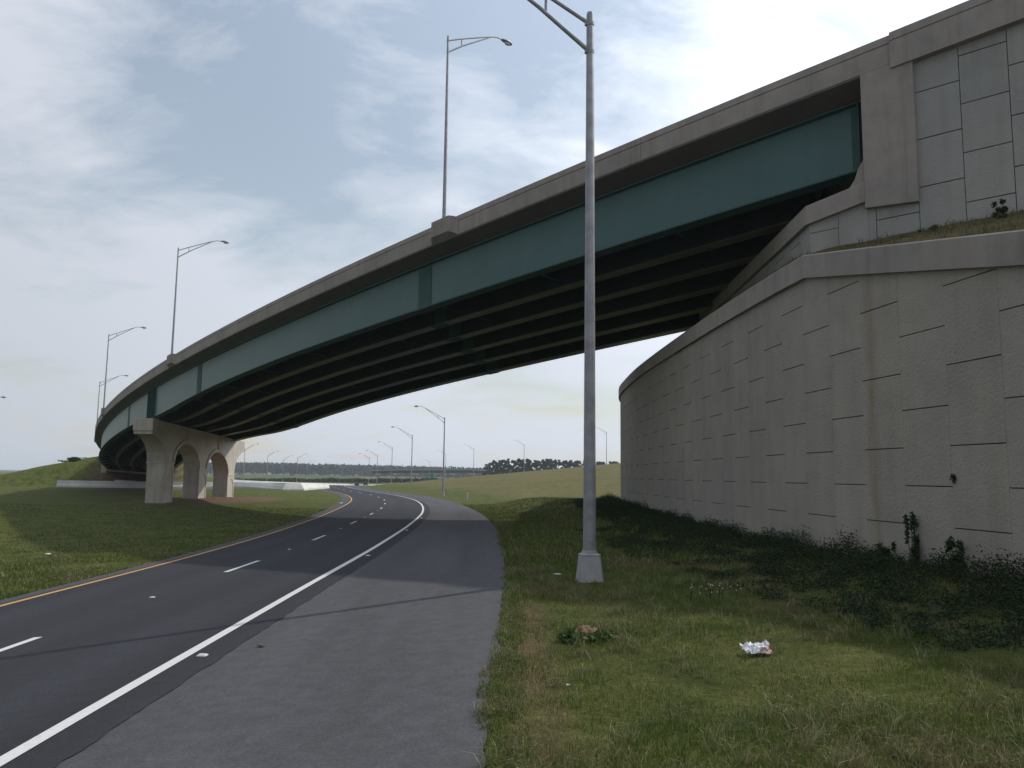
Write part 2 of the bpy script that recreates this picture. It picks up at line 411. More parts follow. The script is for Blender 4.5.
# road sheets
RY = [round(v, 3) for v in list(np.arange(-14, 40, .6))+list(np.arange(40, 120, 1.5))+list(np.arange(120, 352, 3))]
def sheet(name, fl, fr, dz, mat, ys=RY, nacross=1, jag=None, kind='structure', parent=None):
    v = []; f = []; uv = []
    for y in ys:
        a, b_ = fl(y), fr(y)
        for k in range(nacross+1):
            x = a+(b_-a)*k/nacross
            if jag and k in jag: x += jag[k](y)
            v.append((x, y, Zroad(x, y)+dz)); uv.append((x-Xw(y), y))
    n = nacross+1
    for i in range(len(ys)-1):
        for k in range(nacross): a = i*n+k; f.append((a, a+1, a+n+1, a+n))
    me = bpy.data.meshes.new(name); me.from_pydata(v, [], f); me.materials.append(mat)
    ul = me.uv_layers.new(name='UVMap')
    for l in me.loops: ul.data[l.index].uv = uv[l.vertex_index]
    o = bpy.data.objects.new(name, me); C.objects.link(o)
    if kind: o['kind'] = kind
    if parent: o.parent = parent
    return o
fy = [round(v, 3) for v in list(np.arange(-14, 36, .12))+list(np.arange(36, 120, 1.0))+list(np.arange(120, 352, 3))]
jr = lambda y: .05*noise.noise(Vector((y*1.7, 0, 0)))+.03*noise.noise(Vector((y*6, 3, 0)))
sheet('road_shoulder', lambda y: Xs(y), lambda y: Xe(y), .012, M['shoulder'], fy, 5, {5: lambda y: .10*noise.noise(Vector((y*.9, 8, 0)))+.05*noise.noise(Vector((y*4, 8, 0))), 0: lambda y: .06*noise.noise(Vector((y*1.3, 4, 0)))})
sheet('road', lambda y: Xy(y)-.22, lambda y: Xw(y)+.52, .022, M['asphalt'], fy, 5, {5: jr, 0: lambda y: .02*noise.noise(Vector((y*3, 1, 0)))})
sheet('road_edge_line', lambda y: Xw(y)-.075, lambda y: Xw(y)+.075, .028, M['wline'], fy)
sheet('road_yellow_line', lambda y: Xy(y)-.075, lambda y: Xy(y)+.075, .028, M['yline'], fy)
# dashes: 3.05 m long every 12.2 m
for y in [-13.4, -2.0, 9.25, 20.35, 31.3, 43.3, 55.2]+[67.2+12.1*i for i in range(22)]:
    ys = [y+2.9*i/6 for i in range(7)]
    sheet('road_lane_dash', lambda q: Xl(q)-.065, lambda q: Xl(q)+.065, .028, M['wline'], ys)
# raised markers
mb = MB()
r0 = [Vector((.055*a, .055*b_, 0)) for a, b_ in ((-1, -1), (1, -1), (1, 1), (-1, 1))]
r1 = [Vector((.035*a, .03*b_, .022)) for a, b_ in ((-1, -1), (1, -1), (1, 1), (-1, 1))]
mb.rings([r0, r1]); mk0 = mb.build('raised_marker', M['marker'], bevel=.004)
mkp = []
_e = [gnd(212, 657).y, gnd(378, 556).y]; _l = [gnd(146, 599).y, gnd(293, 550).y]; print('markers', _e, _l)
for i, yy in enumerate([_l[0], _l[1], _l[1]+12, _l[1]+24, _l[1]+36]):
    mkp.append((Xl(yy), yy, 'raised marker on the dashed lane line, %s from the near end' % ['first', 'second', 'third', 'fourth', 'fifth'][i], .75))
for i, yy in enumerate([_e[0], _e[1], _e[1]+12, _e[1]+24]):
    mkp.append((Xw(yy)+.24, yy, 'raised marker beside the white edge line, %s from the near end' % ['first', 'second', 'third', 'fourth'][i], .95))
for i, (x, yy, lb, sc) in enumerate(mkp):
    o = mk0 if i == 0 else mk0.copy()
    if i: C.objects.link(o)
    o.location = (x, yy, Zroad(x, yy)+.024); o.scale = (sc*1.2, sc, sc)
    tag(o, lb, 'road marker', 'raised pavement markers')

# ------------------------------------------------------------------ retaining walls
def panel_wall(path, zbot, ztop, wcol, hrow, mat, name, parent, z0, gap_h=.020, gap_v=.003, depth=.05, side=1, off0=0.0, jitter=.002, ush=0.0):
    """path: list of (x,y) dense; panels of width wcol; face looks to the left of the direction of travel if side=1"""
    L = [0]
    for a, b_ in zip(path, path[1:]): L.append(L[-1]+math.hypot(b_[0]-a[0], b_[1]-a[1]))
    def pos(u):
        u = max(0, min(L[-1]-1e-6, u)); i = max(k for k in range(len(L)-1) if L[k] <= u)
        t = (u-L[i])/(L[i+1]-L[i]); a, b_ = path[i], path[i+1]
        dx, dy = (b_[0]-a[0]), (b_[1]-a[1]); n = math.hypot(dx, dy)
        return a[0]+dx*t, a[1]+dy*t, -dy/n*side, dx/n*side
    co = []; idx = []; uvs = []; tone = []
    def vert(u, z, out, tn):
        x, y, nx, ny = pos(u); co.append((x+nx*out, y+ny*out, z)); uvs.append((u, z)); tone.append((tn, tn*random.uniform(.995, 1.0), tn*.99)); return len(co)-1
    ncols = int(L[-1]/wcol)+1
    for c in range(-1, ncols+1):
        u0 = max(0, c*wcol+ush+gap_v/2); u1 = min(L[-1], (c+1)*wcol+ush-gap_v/2)
        if u1-u0 < .1: continue
        zz = z0+off0+(hrow/2 if c % 2 else 0)-hrow*2
        zb0, zb1 = zbot(u0), zbot(u1); zt0, zt1 = ztop(u0)+.18, ztop(u1)+.18
        while zz < max(zt0, zt1):
            a0 = max(zz+gap_h/2, min(zb0, zb1)-.3); b0, b1 = min(zz+hrow-gap_h/2, zt0), min(zz+hrow-gap_h/2, zt1)
            if min(b0, b1)-a0 > .04:
                tn = random.uniform(.975, 1.02); o = random.uniform(-jitter, jitter)
                bv = .003
                q = [vert(u0+bv, a0+bv, o, tn), vert(u1-bv, a0+bv, o, tn), vert(u1-bv, b1-bv, o, tn), vert(u0+bv, b0-bv, o, tn),
                     vert(u0, a0, -bv, tn), vert(u1, a0, -bv, tn), vert(u1, b1, -bv, tn), vert(u0, b0, -bv, tn),
                     vert(u0, a0, -depth, tn), vert(u1, a0, -depth, tn), vert(u1, b1, -depth, tn), vert(u0, b0, -depth, tn)]
                idx += [(q[0], q[1], q[2], q[3])]
                for r_ in (0, 4):
                    for k in range(4):
                        k2 = (k+1) % 4; idx += [(q[r_+4+k], q[r_+4+k2], q[r_+k2], q[r_+k])]
            zz += hrow
    o = fast_mesh(name, np.array(co), 4, np.array(idx).ravel(), mat, np.array(tone), 'tone', parent)
    ul = o.data.uv_layers.new(name='UVMap'); vi = np.zeros(len(o.data.loops), np.int32); o.data.loops.foreach_get('vertex_index', vi)
    ul.data.foreach_set('uv', np.array(uvs, np.float32)[vi].ravel())
    # backing
    mb = MB(); n = max(2, int(L[-1]/.8)); rs = []
    for i in range(n+1):
        u = L[-1]*i/n; x, y, nx, ny = pos(u); zb, zt_ = zbot(u)-.6, ztop(u)
        rs.append([Vector((x-nx*depth, y-ny*depth, zb)), Vector((x-nx*depth, y-ny*depth, zt_)), Vector((x-nx*.5, y-ny*.5, zt_)), Vector((x-nx*.5, y-ny*.5, zb))])
    mb.rings(rs); bk = mb.build(name.replace('panels', 'core'), M['joint'], parent)
    return o, pos, L[-1]
def coping(path_pos, Ltot, ztop, h, name, mat, parent, out=.12, inn=.45, n=None, us=None, groove=False):
    mb = MB(); n = n or max(2, int(Ltot/.7)); rs = []
    us = us or [Ltot*i/n for i in range(n+1)]
    for u in us:
        x, y, nx, ny = path_pos(u); z = ztop(u)
        pr = [(out, -.02), (out, h-.03), (out-.03, h), (-inn, h), (-inn, -.02)]
        rs.append([Vector((x+nx*a, y+ny*a, z+b_)) for a, b_ in pr])
    mb.rings(rs); return mb.build(name, mat, parent)

# lower wall
lw = empty('retaining_wall', (Xwall(22), 22, 0.2))
LWO = Vector(lw.location)
def under(root, *objs):
    for o in objs:
        o.parent = root; o.matrix_parent_inverse = Matrix.Translation(-Vector(root.location))
yy = [v for v in np.arange(-6, 52.1, .5)]
path = [(Xwall(y), y) for y in yy]
hx, hy = path[-1]; ang = math.atan2(path[-1][0]-path[-2][0], path[-1][1]-path[-2][1])
tot = 0
while tot < 70:
    ang += R(1.35)*(1 if ang < R(86) else 0); hx += math.sin(ang); hy += math.cos(ang); tot += 1; path.append((hx, hy))
Ls = [0]
for a, b_ in zip(path, path[1:]): Ls.append(Ls[-1]+math.hypot(b_[0]-a[0], b_[1]-a[1]))
def u_of_y(y): 
    i = min(range(len(path)), key=lambda k: abs(path[k][1]-y)); return Ls[i]
U19, U13 = u_of_y(20.0), u_of_y(13.0)
ZK = 7.12
def lw_top(u):
    if u >= U19: return ZK+.012*(u-U19)*(1 if u < U19+30 else 0)+(.36 if u >= U19+30 else 0)
    return ZK-(U19-u)*.215
def lw_bot(u): return -.3
# face looks to -X: path runs +Y, left normal = -X
def wall_hit(px):
    a, b_, c = ray(px, 480); k_ = min(range(len(path)), key=lambda k: abs(a/b_*path[k][1]-path[k][0]) if path[k][1] < 40 else 99)
    best = (99, 0, 0)
    for k in range(max(0, k_-2), min(len(path)-1, k_+2)):
        for t in np.linspace(0, 1, 60):
            x = path[k][0]*(1-t)+path[k+1][0]*t; y = path[k][1]*(1-t)+path[k+1][1]*t; e_ = abs(a/b_*y-x)
            if e_ < best[0]: best = (e_, Ls[k]*(1-t)+Ls[k+1]*t, y)
    return best[1], best[2]
M['panel'] = mat_panels('wall_panel_concrete', (.355, .330, .290), wall_hit(875)[0])
uA, yA = wall_hit(1009); uB, yB = wall_hit(954); uC, yC = wall_hit(908); uM, yM = wall_hit(982)
print('panel widths', uB-uA, uC-uB, 'joint z', at(982, 442, yM).z, at(982, 531, yM).z, at(931, 486.5, (yB+yC)/2).z, at(931, 406, (yB+yC)/2).z)
WC_ = 1.36; kB = int(uA/WC_)
wobj, wpos, wL = panel_wall(path, lw_bot, lw_top, WC_, 1.52, M['panel'], 'wall_panels', None, at(982, 531, yM).z-(.76 if kB % 2 else 0), side=1, ush=uA-kB*WC_)
cus = sorted([wL*i/140 for i in range(141)]+[U19])
cp = coping(wpos, wL, lw_top, .58, 'coping', M['coping'], None, us=cus)
for o in [wobj, cp]+[o for o in C.objects if o.name.startswith('wall_core')]: under(lw, o)
tag(lw, 'long beige panelled retaining wall right of the road, with a sloping brown coping', 'retaining wall')

# upper approach wall, along the outer edge of the overpass
aw = empty('abutment_wall', tuple(B(-21, 0, -8)))
ss = list(np.arange(-20.0, -62, -.5))
pth = [tuple(B(s, .12, 0)[:2]) for s in ss][::-1]      # travel towards the bridge; the left normal faces the camera
uL = [0]
for a, b_ in zip(pth, pth[1:]): uL.append(uL[-1]+math.hypot(b_[0]-a[0], b_[1]-a[1]))
def s_of_u(u):
    return -61.5+u*(41.5/uL[-1])
aw_top = lambda u: zt(s_of_u(u))-1.10
def s_hit(px, py=150):
    a, b_, c = ray(px, py); return min(np.arange(-30, -19, .02), key=lambda q: abs(B(q, .12, 0).x-a/b_*B(q, .12, 0).y))
sA, sB_, sC = s_hit(917), s_hit(959), s_hit(1013); uS = lambda s_: uL[-1]*(s_+61.5)/41.5
WU = (sA-sC)/2; print('upper widths', sA-sB_, sB_-sC); kU = int(uS(sC)/WU); zU = at(938, 159, B((sA+sB_)/2, .12, 0).y).z
print('upper rows', zU, at(938, 206, B((sA+sB_)/2, .12, 0).y).z, at(986, 121, B((sC+sB_)/2, .12, 0).y).z)
p1, apos, aL = panel_wall(pth, lambda u: 2.0, aw_top, WU, 1.46, M['panel_up'], 'upper_panels', None, zU-1.46*2-(0 if kU % 2 else -.73)-.73, side=1, gap_h=.028, gap_v=.02, ush=uS(sC)-kU*WU)
o_ends = []
mb = MB()      # coping/parapet over the approach wall
def sweep(mb, prof, slist, mi=0):
    mb.rings([[B(s, o, dz) for o, dz in prof] for s in slist], mi=mi)
mb2 = MB(); sweep(mb2, [(-.10, -1.13), (-.10, -.30), (-.07, -.285), (-.07, -.265), (-.10, -.25), (-.10, 0), (.22, 0), (.30, -.4), (.44, -.8), (.44, -1.13)], list(np.arange(-62, -20.95, .6))+[-20.872])
pc = mb2.build('parapet', M['coping'])
mb3 = MB()    # pilaster
def pil(mb, s0, s1, o0, o1, zb, ztf):
    ps = [B(s0, o0, 0), B(s1, o0, 0), B(s1, o1, 0), B(s0, o1, 0)]
    mb.hexa([Vector((p.x, p.y, zb[i] if isinstance(zb, (list, tuple)) else zb)) for i, p in enumerate(ps)], [Vector((p.x, p.y, p.z+ztf)) for p in ps])
zpa = at(861, 208, B(-20, 0, 0).y).z; zpb = at(917, 200, B(-21.65, 0, 0).y).z
pil(mb3, -19.95, -21.47, -.04, .9, [zpa, zpb, zpb, zpa], -.955)
pl = mb3.build('pilaster', M['coping'], bevel=.02)
# abutment face between the pilaster and the corner, then the seat wall running away under the bridge
D = B(-20.0, .12, 0); Cn = B(-18.15, .12, 0)
zct = at(827, 206, Cn.y).z
Wd = Vector((math.sin(R(2.0)), math.cos(R(2.0)), 0))
E2 = Vector((Cn.x, Cn.y, 0))+Wd*18.5
pth2 = [(D.x, D.y), (Cn.x, Cn.y)]
pth2 = [(D.x+(Cn.x-D.x)*t, D.y+(Cn.y-D.y)*t) for t in np.linspace(0, 1, 4)]+[(Cn.x+Wd.x*t, Cn.y+Wd.y*t) for t in np.arange(.5, 18.6, .5)]
dL = math.hypot(Cn.x-D.x, Cn.y-D.y)
ztp = lambda u: zct-.62+(max(0, dL-u)/dL)*.34
p2, spos, sL = panel_wall(pth2, lambda u: 3.0, ztp, .93, 1.5, M['panel_up'], 'lower_panels', None, 3.1, side=1, gap_v=.015)
c2 = coping(spos, sL, ztp, .60, 'seat_coping', M['coping'], None, out=.14, us=[0, dL-.01]+[dL+.01+ (sL-dL-.02)*i/20 for i in range(21)])
mb4 = MB()    # stepped shoulder of concrete between coping and pilaster
q0 = B(-19.95, .15, 0); q1 = B(-19.5, .15, 0); q2 = B(-19.15, .15, 0)
zA = zct+.28
pts = [(-19.955, zA+.85), (-19.75, zA+.55), (-19.62, zA+.2), (-19.45, zA-.02), (-19.955, zA-.02)]
rs = []
for oo in (.10, 1.2): rs.append([Vector((B(s, oo, 0).x, B(s, oo, 0).y, z)) for s, z in pts])
mb4.rings(rs); sh = mb4.build('corbel', M['coping'])
# back wall of the abutment (closing the end of the embankment under the deck) and inner wall
mb5 = MB()
bw = [Vector((E2.x, E2.y, 0)), Vector((E2.x+.0, E2.y, 0))]
for (a, b_) in [((Cn.x+.5, Cn.y+.3), (E2.x+.5, E2.y))]:
    ax, ay = a; bx, by = b_
    mb5.hexa([Vector((ax, ay, 2)), Vector((ax+1.2, ay, 2)), Vector((bx+1.2, by, 2)), Vector((bx, by, 2))],
             [Vector((ax, ay, zct-.5)), Vector((ax+1.2, ay, zct-.5)), Vector((bx+1.2, by, zct-.5)), Vector((bx, by, zct-.5))])
# backwall up to the deck, parallel, set 1.4 m back
n = 12
rs = []
for i in range(n+1):
    t = i/n
    x = Cn.x+1.9+(E2.x-Cn.x)*t; y = Cn.y+.2+(E2.y-Cn.y)*t
    # deck height there
    best = min(((abs(B(s, o, 0).x-x)+abs(B(s, o, 0).y-y)), s, o) for s in np.arange(-30, 4, 1.0) for o in np.arange(0, 13.8, .8))
    zz = zt(best[1])-SE*best[2]-1.08
    rs.append([Vector((x, y, 2)), Vector((x, y, zz)), Vector((x+.5, y, zz)), Vector((x+.5, y, 2))])
mb5.rings(rs)
bwl = mb5.build('backwall', M['coping'])
mb6 = MB()    # inner retaining wall of the approach and its paving
sweep(mb6, [(13.5, -14), (13.5, 0), (13.7, 0), (13.7, -14)], list(np.arange(-62, -6, 1.0)))
inn = mb6.build('inner_wall', M['panel_up'] if False else M['coping'])
mb7 = MB(); sweep(mb7, [(.42, -.80), (13.5, -.80), (13.5, -1.08), (.42, -1.08)], list(np.arange(-62, -20.95, 1.0))+[-20.95])
apr = mb7.build('roadway', M['shoulder'])
for o in [p1, pc, pl, p2, c2, sh, bwl, inn, apr]+[o for o in C.objects if o.name.startswith(('upper_core', 'lower_core'))]: under(aw, o)
tag(aw, 'upper panelled abutment wall with pilaster and parapet at the right end of the overpass', 'abutment')

# grassy bench between the lower and the upper wall and the fill behind
vsl = []; rows = []
def upx(y):
    # x of the upper walls at this y
    if y >= Cn.y: return Cn.x+math.tan(R(2))*(y-Cn.y)+.05, None
    s = min(np.arange(-62, -18, .25), key=lambda q: abs(B(q, .15, 0).y-y)); return B(s, .15, 0).x+.1, s
za = at(917, 226, B(-21.7, 0, 0).y).z; zb_ = at(1024, 206, B(-24.2, 0, 0).y).z; zc_ = at(832, 250, Cn.y).z
print('bench', za, zb_, zc_, 'zct', zct, 'Cn', Cn, 'E2', E2)
by = list(np.arange(4, 46, .6))
for y in by:
    xa = Xwall(y)+.30; xb, _ = upx(y); u = u_of_y(y)
    zl = lw_top(u)+.50
    y1 = B(-24.2, 0, 0).y; y2 = B(-21.7, 0, 0).y
    if y > Cn.y: zu = max(zc_, zl+.15) if y < Cn.y+4 else zl+.15
    elif y > y2: zu = zc_+(za-zc_)*(Cn.y-y)/(Cn.y-y2)
    else: zu = za+(zb_-za)*(y2-y)/(y2-y1) if y > y1 else zb_-(y1-y)*.12
    for k in range(9):
        t = k/8; x = xa+(xb-xa)*t
        vsl.append((x, y, zl+(zu-zl)*(t**.9)+(.06*noise.noise(Vector((x*1.5, y*1.5, 0))) if 0 < k < 8 else 0)))
fsl = []
for i in range(len(by)-1):
    for k in range(8): a = i*9+k; fsl.append((a, a+1, a+10, a+9))
bench = fast_mesh('bench_slope', np.array(vsl), 4, np.array(fsl).ravel(), M['ground'], np.array([(.25, .75, 0)]*len(vsl)), 'zone'); tag(bench, kind='structure')
def bench_z(x, y):
    i = min(len(by)-2, max(0, int((y-4)/.6))); xa = vsl[i*9][0]; xb = vsl[i*9+8][0]
    t = max(0, min(.999, (x-xa)/(xb-xa)))*8; k = int(t); return vsl[i*9+k][2]*(1-t+k)+vsl[i*9+k+1][2]*(t-k)
# fill behind the wall beyond the bridge
vf = []; ff = []
ks = [k for k in range(len(path)) if path[k][1] >= 42.5]
for k in ks:
    x, y = path[k]; nx, ny = wpos(Ls[k])[2:]
    z = lw_top(Ls[k])+.35
    vf.append((x-nx*.4, y-ny*.4, z)); vf.append((60, min(y, 60), z-.1))
for i in range(len(ks)-1): ff.append((2*i, 2*i+1, 2*i+3, 2*i+2))
fo = fast_mesh('bench_fill', np.array(vf), 4, np.array(ff).ravel(), M['ground'], np.array([(.1, .5, 0)]*len(vf)), 'zone'); tag(fo, kind='structure')

# ------------------------------------------------------------------ the overpass
ov = empty('overpass', (P(52)[0]+3, P(52)[1]+3, -1.1))
def part(mb, name, mat, bevel=0, smooth=False, parent=None):
    o = mb.build(name, mat, None, smooth, bevel)
    if parent is None: under(ov, o)
    else:
        o.parent = parent
    return o
OW = 13.7
def srange(a, b_, st=1.2):
    n = max(1, int(round((b_-a)/st))); return [a+(b_-a)*i/n for i in range(n+1)]
mb = MB(); s = S_AB-.85
PR = [(0, -.93), (0, -.30), (.03, -.285), (.03, -.265), (0, -.25), (0, -.02), (.02, 0), (.22, 0), (.30, -.4), (.44, -.80), (.44, -.93)]
while s < S_END+30:
    e = min(s+9.15, S_END+30); sweep(mb, PR, srange(s+.008, e-.008)); s = e
part(mb, 'parapet', M['coping'])
mb = MB(); s = S_AB-.85
while s < S_END+30:
    e = min(s+9.15, S_END+30); sweep(mb, [(OW-o, dz) for o, dz in PR], srange(s+.008, e-.008)); s = e
part(mb, 'parapet', M['coping'])
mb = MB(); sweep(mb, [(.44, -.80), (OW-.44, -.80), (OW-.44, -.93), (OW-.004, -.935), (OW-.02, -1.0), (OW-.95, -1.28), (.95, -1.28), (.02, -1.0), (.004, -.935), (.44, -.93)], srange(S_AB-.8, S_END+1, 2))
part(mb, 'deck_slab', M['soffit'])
mb = MB(); sweep(mb, [(.45, -.79), (OW-.45, -.79), (OW-.45, -.795), (.45, -.795)], srange(S_AB-.8, S_END+30, 3)); part(mb, 'roadway', M['shoulder'])
NG = 6; GO = [1.0+(12.6-1.0)*i/(NG-1) for i in range(NG)]
S_P = [s for s in (35.3, 2.8, 63.5, 108)]
def skew(o): return o*1.18     # supports run parallel to the road below, so inner girders meet them further on
for gi, go in enumerate(GO):
    a0 = S_AB+.35+skew(go)*.9 if gi else S_AB+.35
    a0 = S_AB+.35+go*.95-.95
    b0 = S_END
    sl = srange(a0, b0, 1.5)
    mb = MB()
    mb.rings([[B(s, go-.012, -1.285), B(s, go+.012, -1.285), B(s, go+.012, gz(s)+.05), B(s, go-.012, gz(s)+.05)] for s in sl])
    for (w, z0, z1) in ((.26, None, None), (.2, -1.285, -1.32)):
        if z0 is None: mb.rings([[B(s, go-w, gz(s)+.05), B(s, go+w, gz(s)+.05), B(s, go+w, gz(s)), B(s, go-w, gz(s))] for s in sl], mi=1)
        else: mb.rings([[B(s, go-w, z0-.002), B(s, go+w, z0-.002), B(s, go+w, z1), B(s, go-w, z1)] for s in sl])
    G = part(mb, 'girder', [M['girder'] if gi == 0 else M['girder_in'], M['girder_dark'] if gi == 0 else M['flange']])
    ks = skew(go)-skew(1.0)
    for sp_ in S_P:
        s0, s1 = sp_+ks*.6-.55, sp_+ks*.6+.55
        if s1 > S_END: continue
        mb = MB()
        mb.rings([[B(s, go-.034, -1.34), B(s, go+.034, -1.34), B(s, go+.034, gz(s)+.052), B(s, go-.034, gz(s)+.052)] for s in srange(s0, s1, .5)])
        mb.rings([[B(s, go-.28, gz(s)-.035), B(s, go+.28, gz(s)-.035), B(s, go+.28, gz(s)-.002), B(s, go-.28, gz(s)-.002)] for s in srange(s0, s1, .5)])
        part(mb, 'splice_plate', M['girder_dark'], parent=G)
    # bearing stiffeners at the pier and the abutment
    for (sa, sb) in ((49.7+ks*.85, 52.2+ks*.85), (a0-.02, a0+.38)):
        mb = MB()
        mb.rings([[B(s, go-.03, -1.33), B(s, go+.03, -1.33), B(s, go+.03, gz(s)+.055), B(s, go-.03, gz(s)+.055)] for s in srange(sa, sb, .5)])
        for q in (srange(sa+.1, sb-.1, .75) if sb-sa > 1 else [sa+.1]):
            for sd in (-1, 1):
                mb.rings([[B(s, go+sd*.03, -1.33), B(s, go+sd*.25, -1.33), B(s, go+sd*.25, gz(s)+.055), B(s, go+sd*.03, gz(s)+.055)] for s in (q-.02, q+.02)])
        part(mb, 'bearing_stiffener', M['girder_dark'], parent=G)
# cross frames
for s in np.arange(-12, S_END-4, 7.3):
    mb = MB()
    for i in range(NG-1):
        a, b_ = GO[i]+.02, GO[i+1]-.02; zl = gz(s)+.35; zh = -1.55; mid = (a+b_)/2
        if B(s, a, 0).x > 8: continue
        for (p, q) in (((a, zl), (b_, zl)), ((a, zh), (b_, zh)), ((a, zh), (mid, zl)), ((b_, zh), (mid, zl))):
            mb.tube([B(s, p[0], p[1]), B(s, q[0], q[1])], .055, 4)
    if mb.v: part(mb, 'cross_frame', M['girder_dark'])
# lamp brackets on the outer parapet
LS = [0, 40, 79, 119]
for s in LS:
    mb = MB()
    a, b_ = s-1.0, s+1.0
    o1 = -.30
    top = [B(a, -.004, -.24), B(a+.4, o1, -.24), B(b_-.3, o1, -.24), B(b_, -.004, -.24)]
    bot = [B(a, -.004, -.93), B(a+.4, o1, -.75), B(b_-.3, o1, -.75), B(b_, -.004, -.93)]
    mb.hexa(bot, top)
    bot2 = [B(a+.2, -.004, -.242), B(a+.4, o1, -.242), B(b_-.3, o1, -.242), B(b_-.1, -.004, -.242)]
    top2 = [B(a+.2, -.004, .02), B(a+.4, o1, .02), B(b_-.3, o1, .02), B(b_-.1, -.004, .02)]
    mb.hexa(bot2, top2)
    part(mb, 'lamp_bracket', M['coping'], bevel=.015)

# pier: cap with two arches on three columns; its long axis runs along Y like the road
XF = -32.55; TX = 1.62
COL = [(75.5, 77.65), (84.0, 86.15), (92.5, 94.65)]
def capz(y): return at(153.6, 418.6, 72.6).z-(y-72.6)*.043
sprz = lambda y: 2.87-(y-76)*.068
def lowz(y):
    Y0, Y1 = 72.6, 98.0
    if y < 75.5:
        t = (y-Y0)/(75.5-Y0); zs = sprz(76); ze = capz(Y0)-1.42
        return ze-(ze-zs)*(1-math.sqrt(max(0, 1-t*t)))**.9
    if y > 94.65:
        t = (Y1-y)/(Y1-94.65); zs = sprz(94); ze = capz(Y1)-1.2
        return ze-(ze-zs)*(1-math.sqrt(max(0, 1-t*t)))**.9
    for a, b_ in COL:
        if a <= y <= b_: return sprz((a+b_)/2)
    for (a, b_) in ((77.65, 84.0), (86.15, 92.5)):
        if a < y < b_:
            m = (a+b_)/2; t = (y-m)/((b_-a)/2); zs = sprz(m); rise = 2.15
            z0 = sprz(a-1.07) if t < 0 else sprz(b_+1.07)
            return zs+(z0-zs)*abs(t)+rise*math.sqrt(max(0, 1-t*t))
ysamp = sorted(set([72.6, 98.0]+[v for c in COL for v in c]+list(np.round(np.linspace(72.6, 75.5, 14), 4))+list(np.round(np.linspace(94.65, 98, 14), 4))+
    [77.65+3.175*(1-math.cos(PI*i/28)) for i in range(29)]+[86.15+3.175*(1-math.cos(PI*i/28)) for i in range(29)]))
pr = MB()
mb = MB()
rs = [[Vector((XF, y, lowz(y))), Vector((XF, y, capz(y))), Vector((XF-TX, y, capz(y))), Vector((XF-TX, y, lowz(y)))] for y in ysamp]
mb.rings(rs)
PI_ = part(mb, 'pier', M['pier'])
PI_['label'] = 'pale concrete pier cap with two arches'
# end block and ledge of the cap
mb = MB()
def blk(y0, y1, z0, z1, dx=.10):
    mb.hexa([Vector((XF+dx, y0, z0)), Vector((XF+dx, y1, z0)), Vector((XF-TX-dx, y1, z0)), Vector((XF-TX-dx, y0, z0))], [Vector((XF+dx, y0, z1)), Vector((XF+dx, y1, z1)), Vector((XF-TX-dx, y1, z1)), Vector((XF-TX-dx, y0, z1))])
zt0 = capz(72.6)
blk(72.42, 73.6, zt0-1.12, zt0+.01); blk(72.5, 73.4, zt0-1.42, zt0-1.122, .05)
part(mb, 'cap_end', M['pier'], bevel=.04, parent=PI_)
for (a, b_) in COL:
    mb = MB(); zs = sprz((a+b_)/2)
    mb.hexa([Vector((XF, a, -1.6)), Vector((XF, b_, -1.6)), Vector((XF-TX, b_, -1.6)), Vector((XF-TX, a, -1.6))], [Vector((XF, a, zs)), Vector((XF, b_, zs)), Vector((XF-TX, b_, zs)), Vector((XF-TX, a, zs))])
    cl = part(mb, 'column', M['pier'], bevel=.04, parent=PI_)
    # raised border round a sunk panel with an arched head, and impost ledge
    mb = MB(); w = .22; e = .05
    def bar(y0, y1, z0, z1, t=e): mb.box((XF+.002, y0, z0), (XF+t, y1, z1))
    bar(a+.01, a+w, -1.2, zs-.12); bar(b_-w, b_-.01, -1.2, zs-.12); bar(a+w, b_-w, -1.2, -.85)
    cy = (a+b_)/2; rr = (b_-a)/2-w
    prv = None
    for k in range(13):
        t = PI*k/12; yy_ = cy+rr*math.cos(t); zz_ = zs-.12-.35-rr+rr*math.sin(t)
        if prv: mb.hexa([Vector((XF+.002, prv[0], prv[1])), Vector((XF+e, prv[0], prv[1])), Vector((XF+e, yy_, zz_)), Vector((XF+.002, yy_, zz_))], [Vector((XF+.002, prv[0], zs-.12)), Vector((XF+e, prv[0], zs-.12)), Vector((XF+e, yy_, zs-.12)), Vector((XF+.002, yy_, zs-.12))])
        prv = (yy_, zz_)
    o = part(mb, 'column_panel', M['pier'], parent=PI_)
    mb = MB(); mb.box((XF-TX-.07, a-.07, zs-.12), (XF+.09, b_+.07, zs+.05)); part(mb, 'impost', M['pier'], bevel=.015, parent=PI_)
# raised archivolts on the face
for (a, b_) in ((77.65, 84.0), (86.15, 92.5)):
    mb = MB(); m = (a+b_)/2; rs = []
    for i in range(33):
        t = -math.cos(PI*i/32); y = m+t*(b_-a)/2*.999; z = lowz(min(max(y, a+1e-4), b_-1e-4))
        nrm = Vector((0, t*.75, math.sqrt(max(0, 1-t*t))+.05)).normalized()
        c0 = Vector((0, y, z)); rs.append([c0+Vector((XF+.002, 0, 0)), c0+Vector((XF+.12, 0, 0)), c0+nrm*.36+Vector((XF+.12, 0, 0)), c0+nrm*.36+Vector((XF+.002, 0, 0))])
    mb.rings(rs); part(mb, 'archivolt', M['pier'], parent=PI_)
    mb = MB(); z0 = lowz(m)+.4; z1 = capz(m)-.25
    mb.hexa([Vector((XF+.002, m-.28, z0)), Vector((XF+.10, m-.28, z0)), Vector((XF+.10, m+.28, z0)), Vector((XF+.002, m+.28, z0))],
            [Vector((XF+.002, m-.5, z1)), Vector((XF+.10, m-.5, z1)), Vector((XF+.10, m+.5, z1)), Vector((XF+.002, m+.5, z1))])
    part(mb, 'keystone', M['pier'], bevel=.01, parent=PI_)
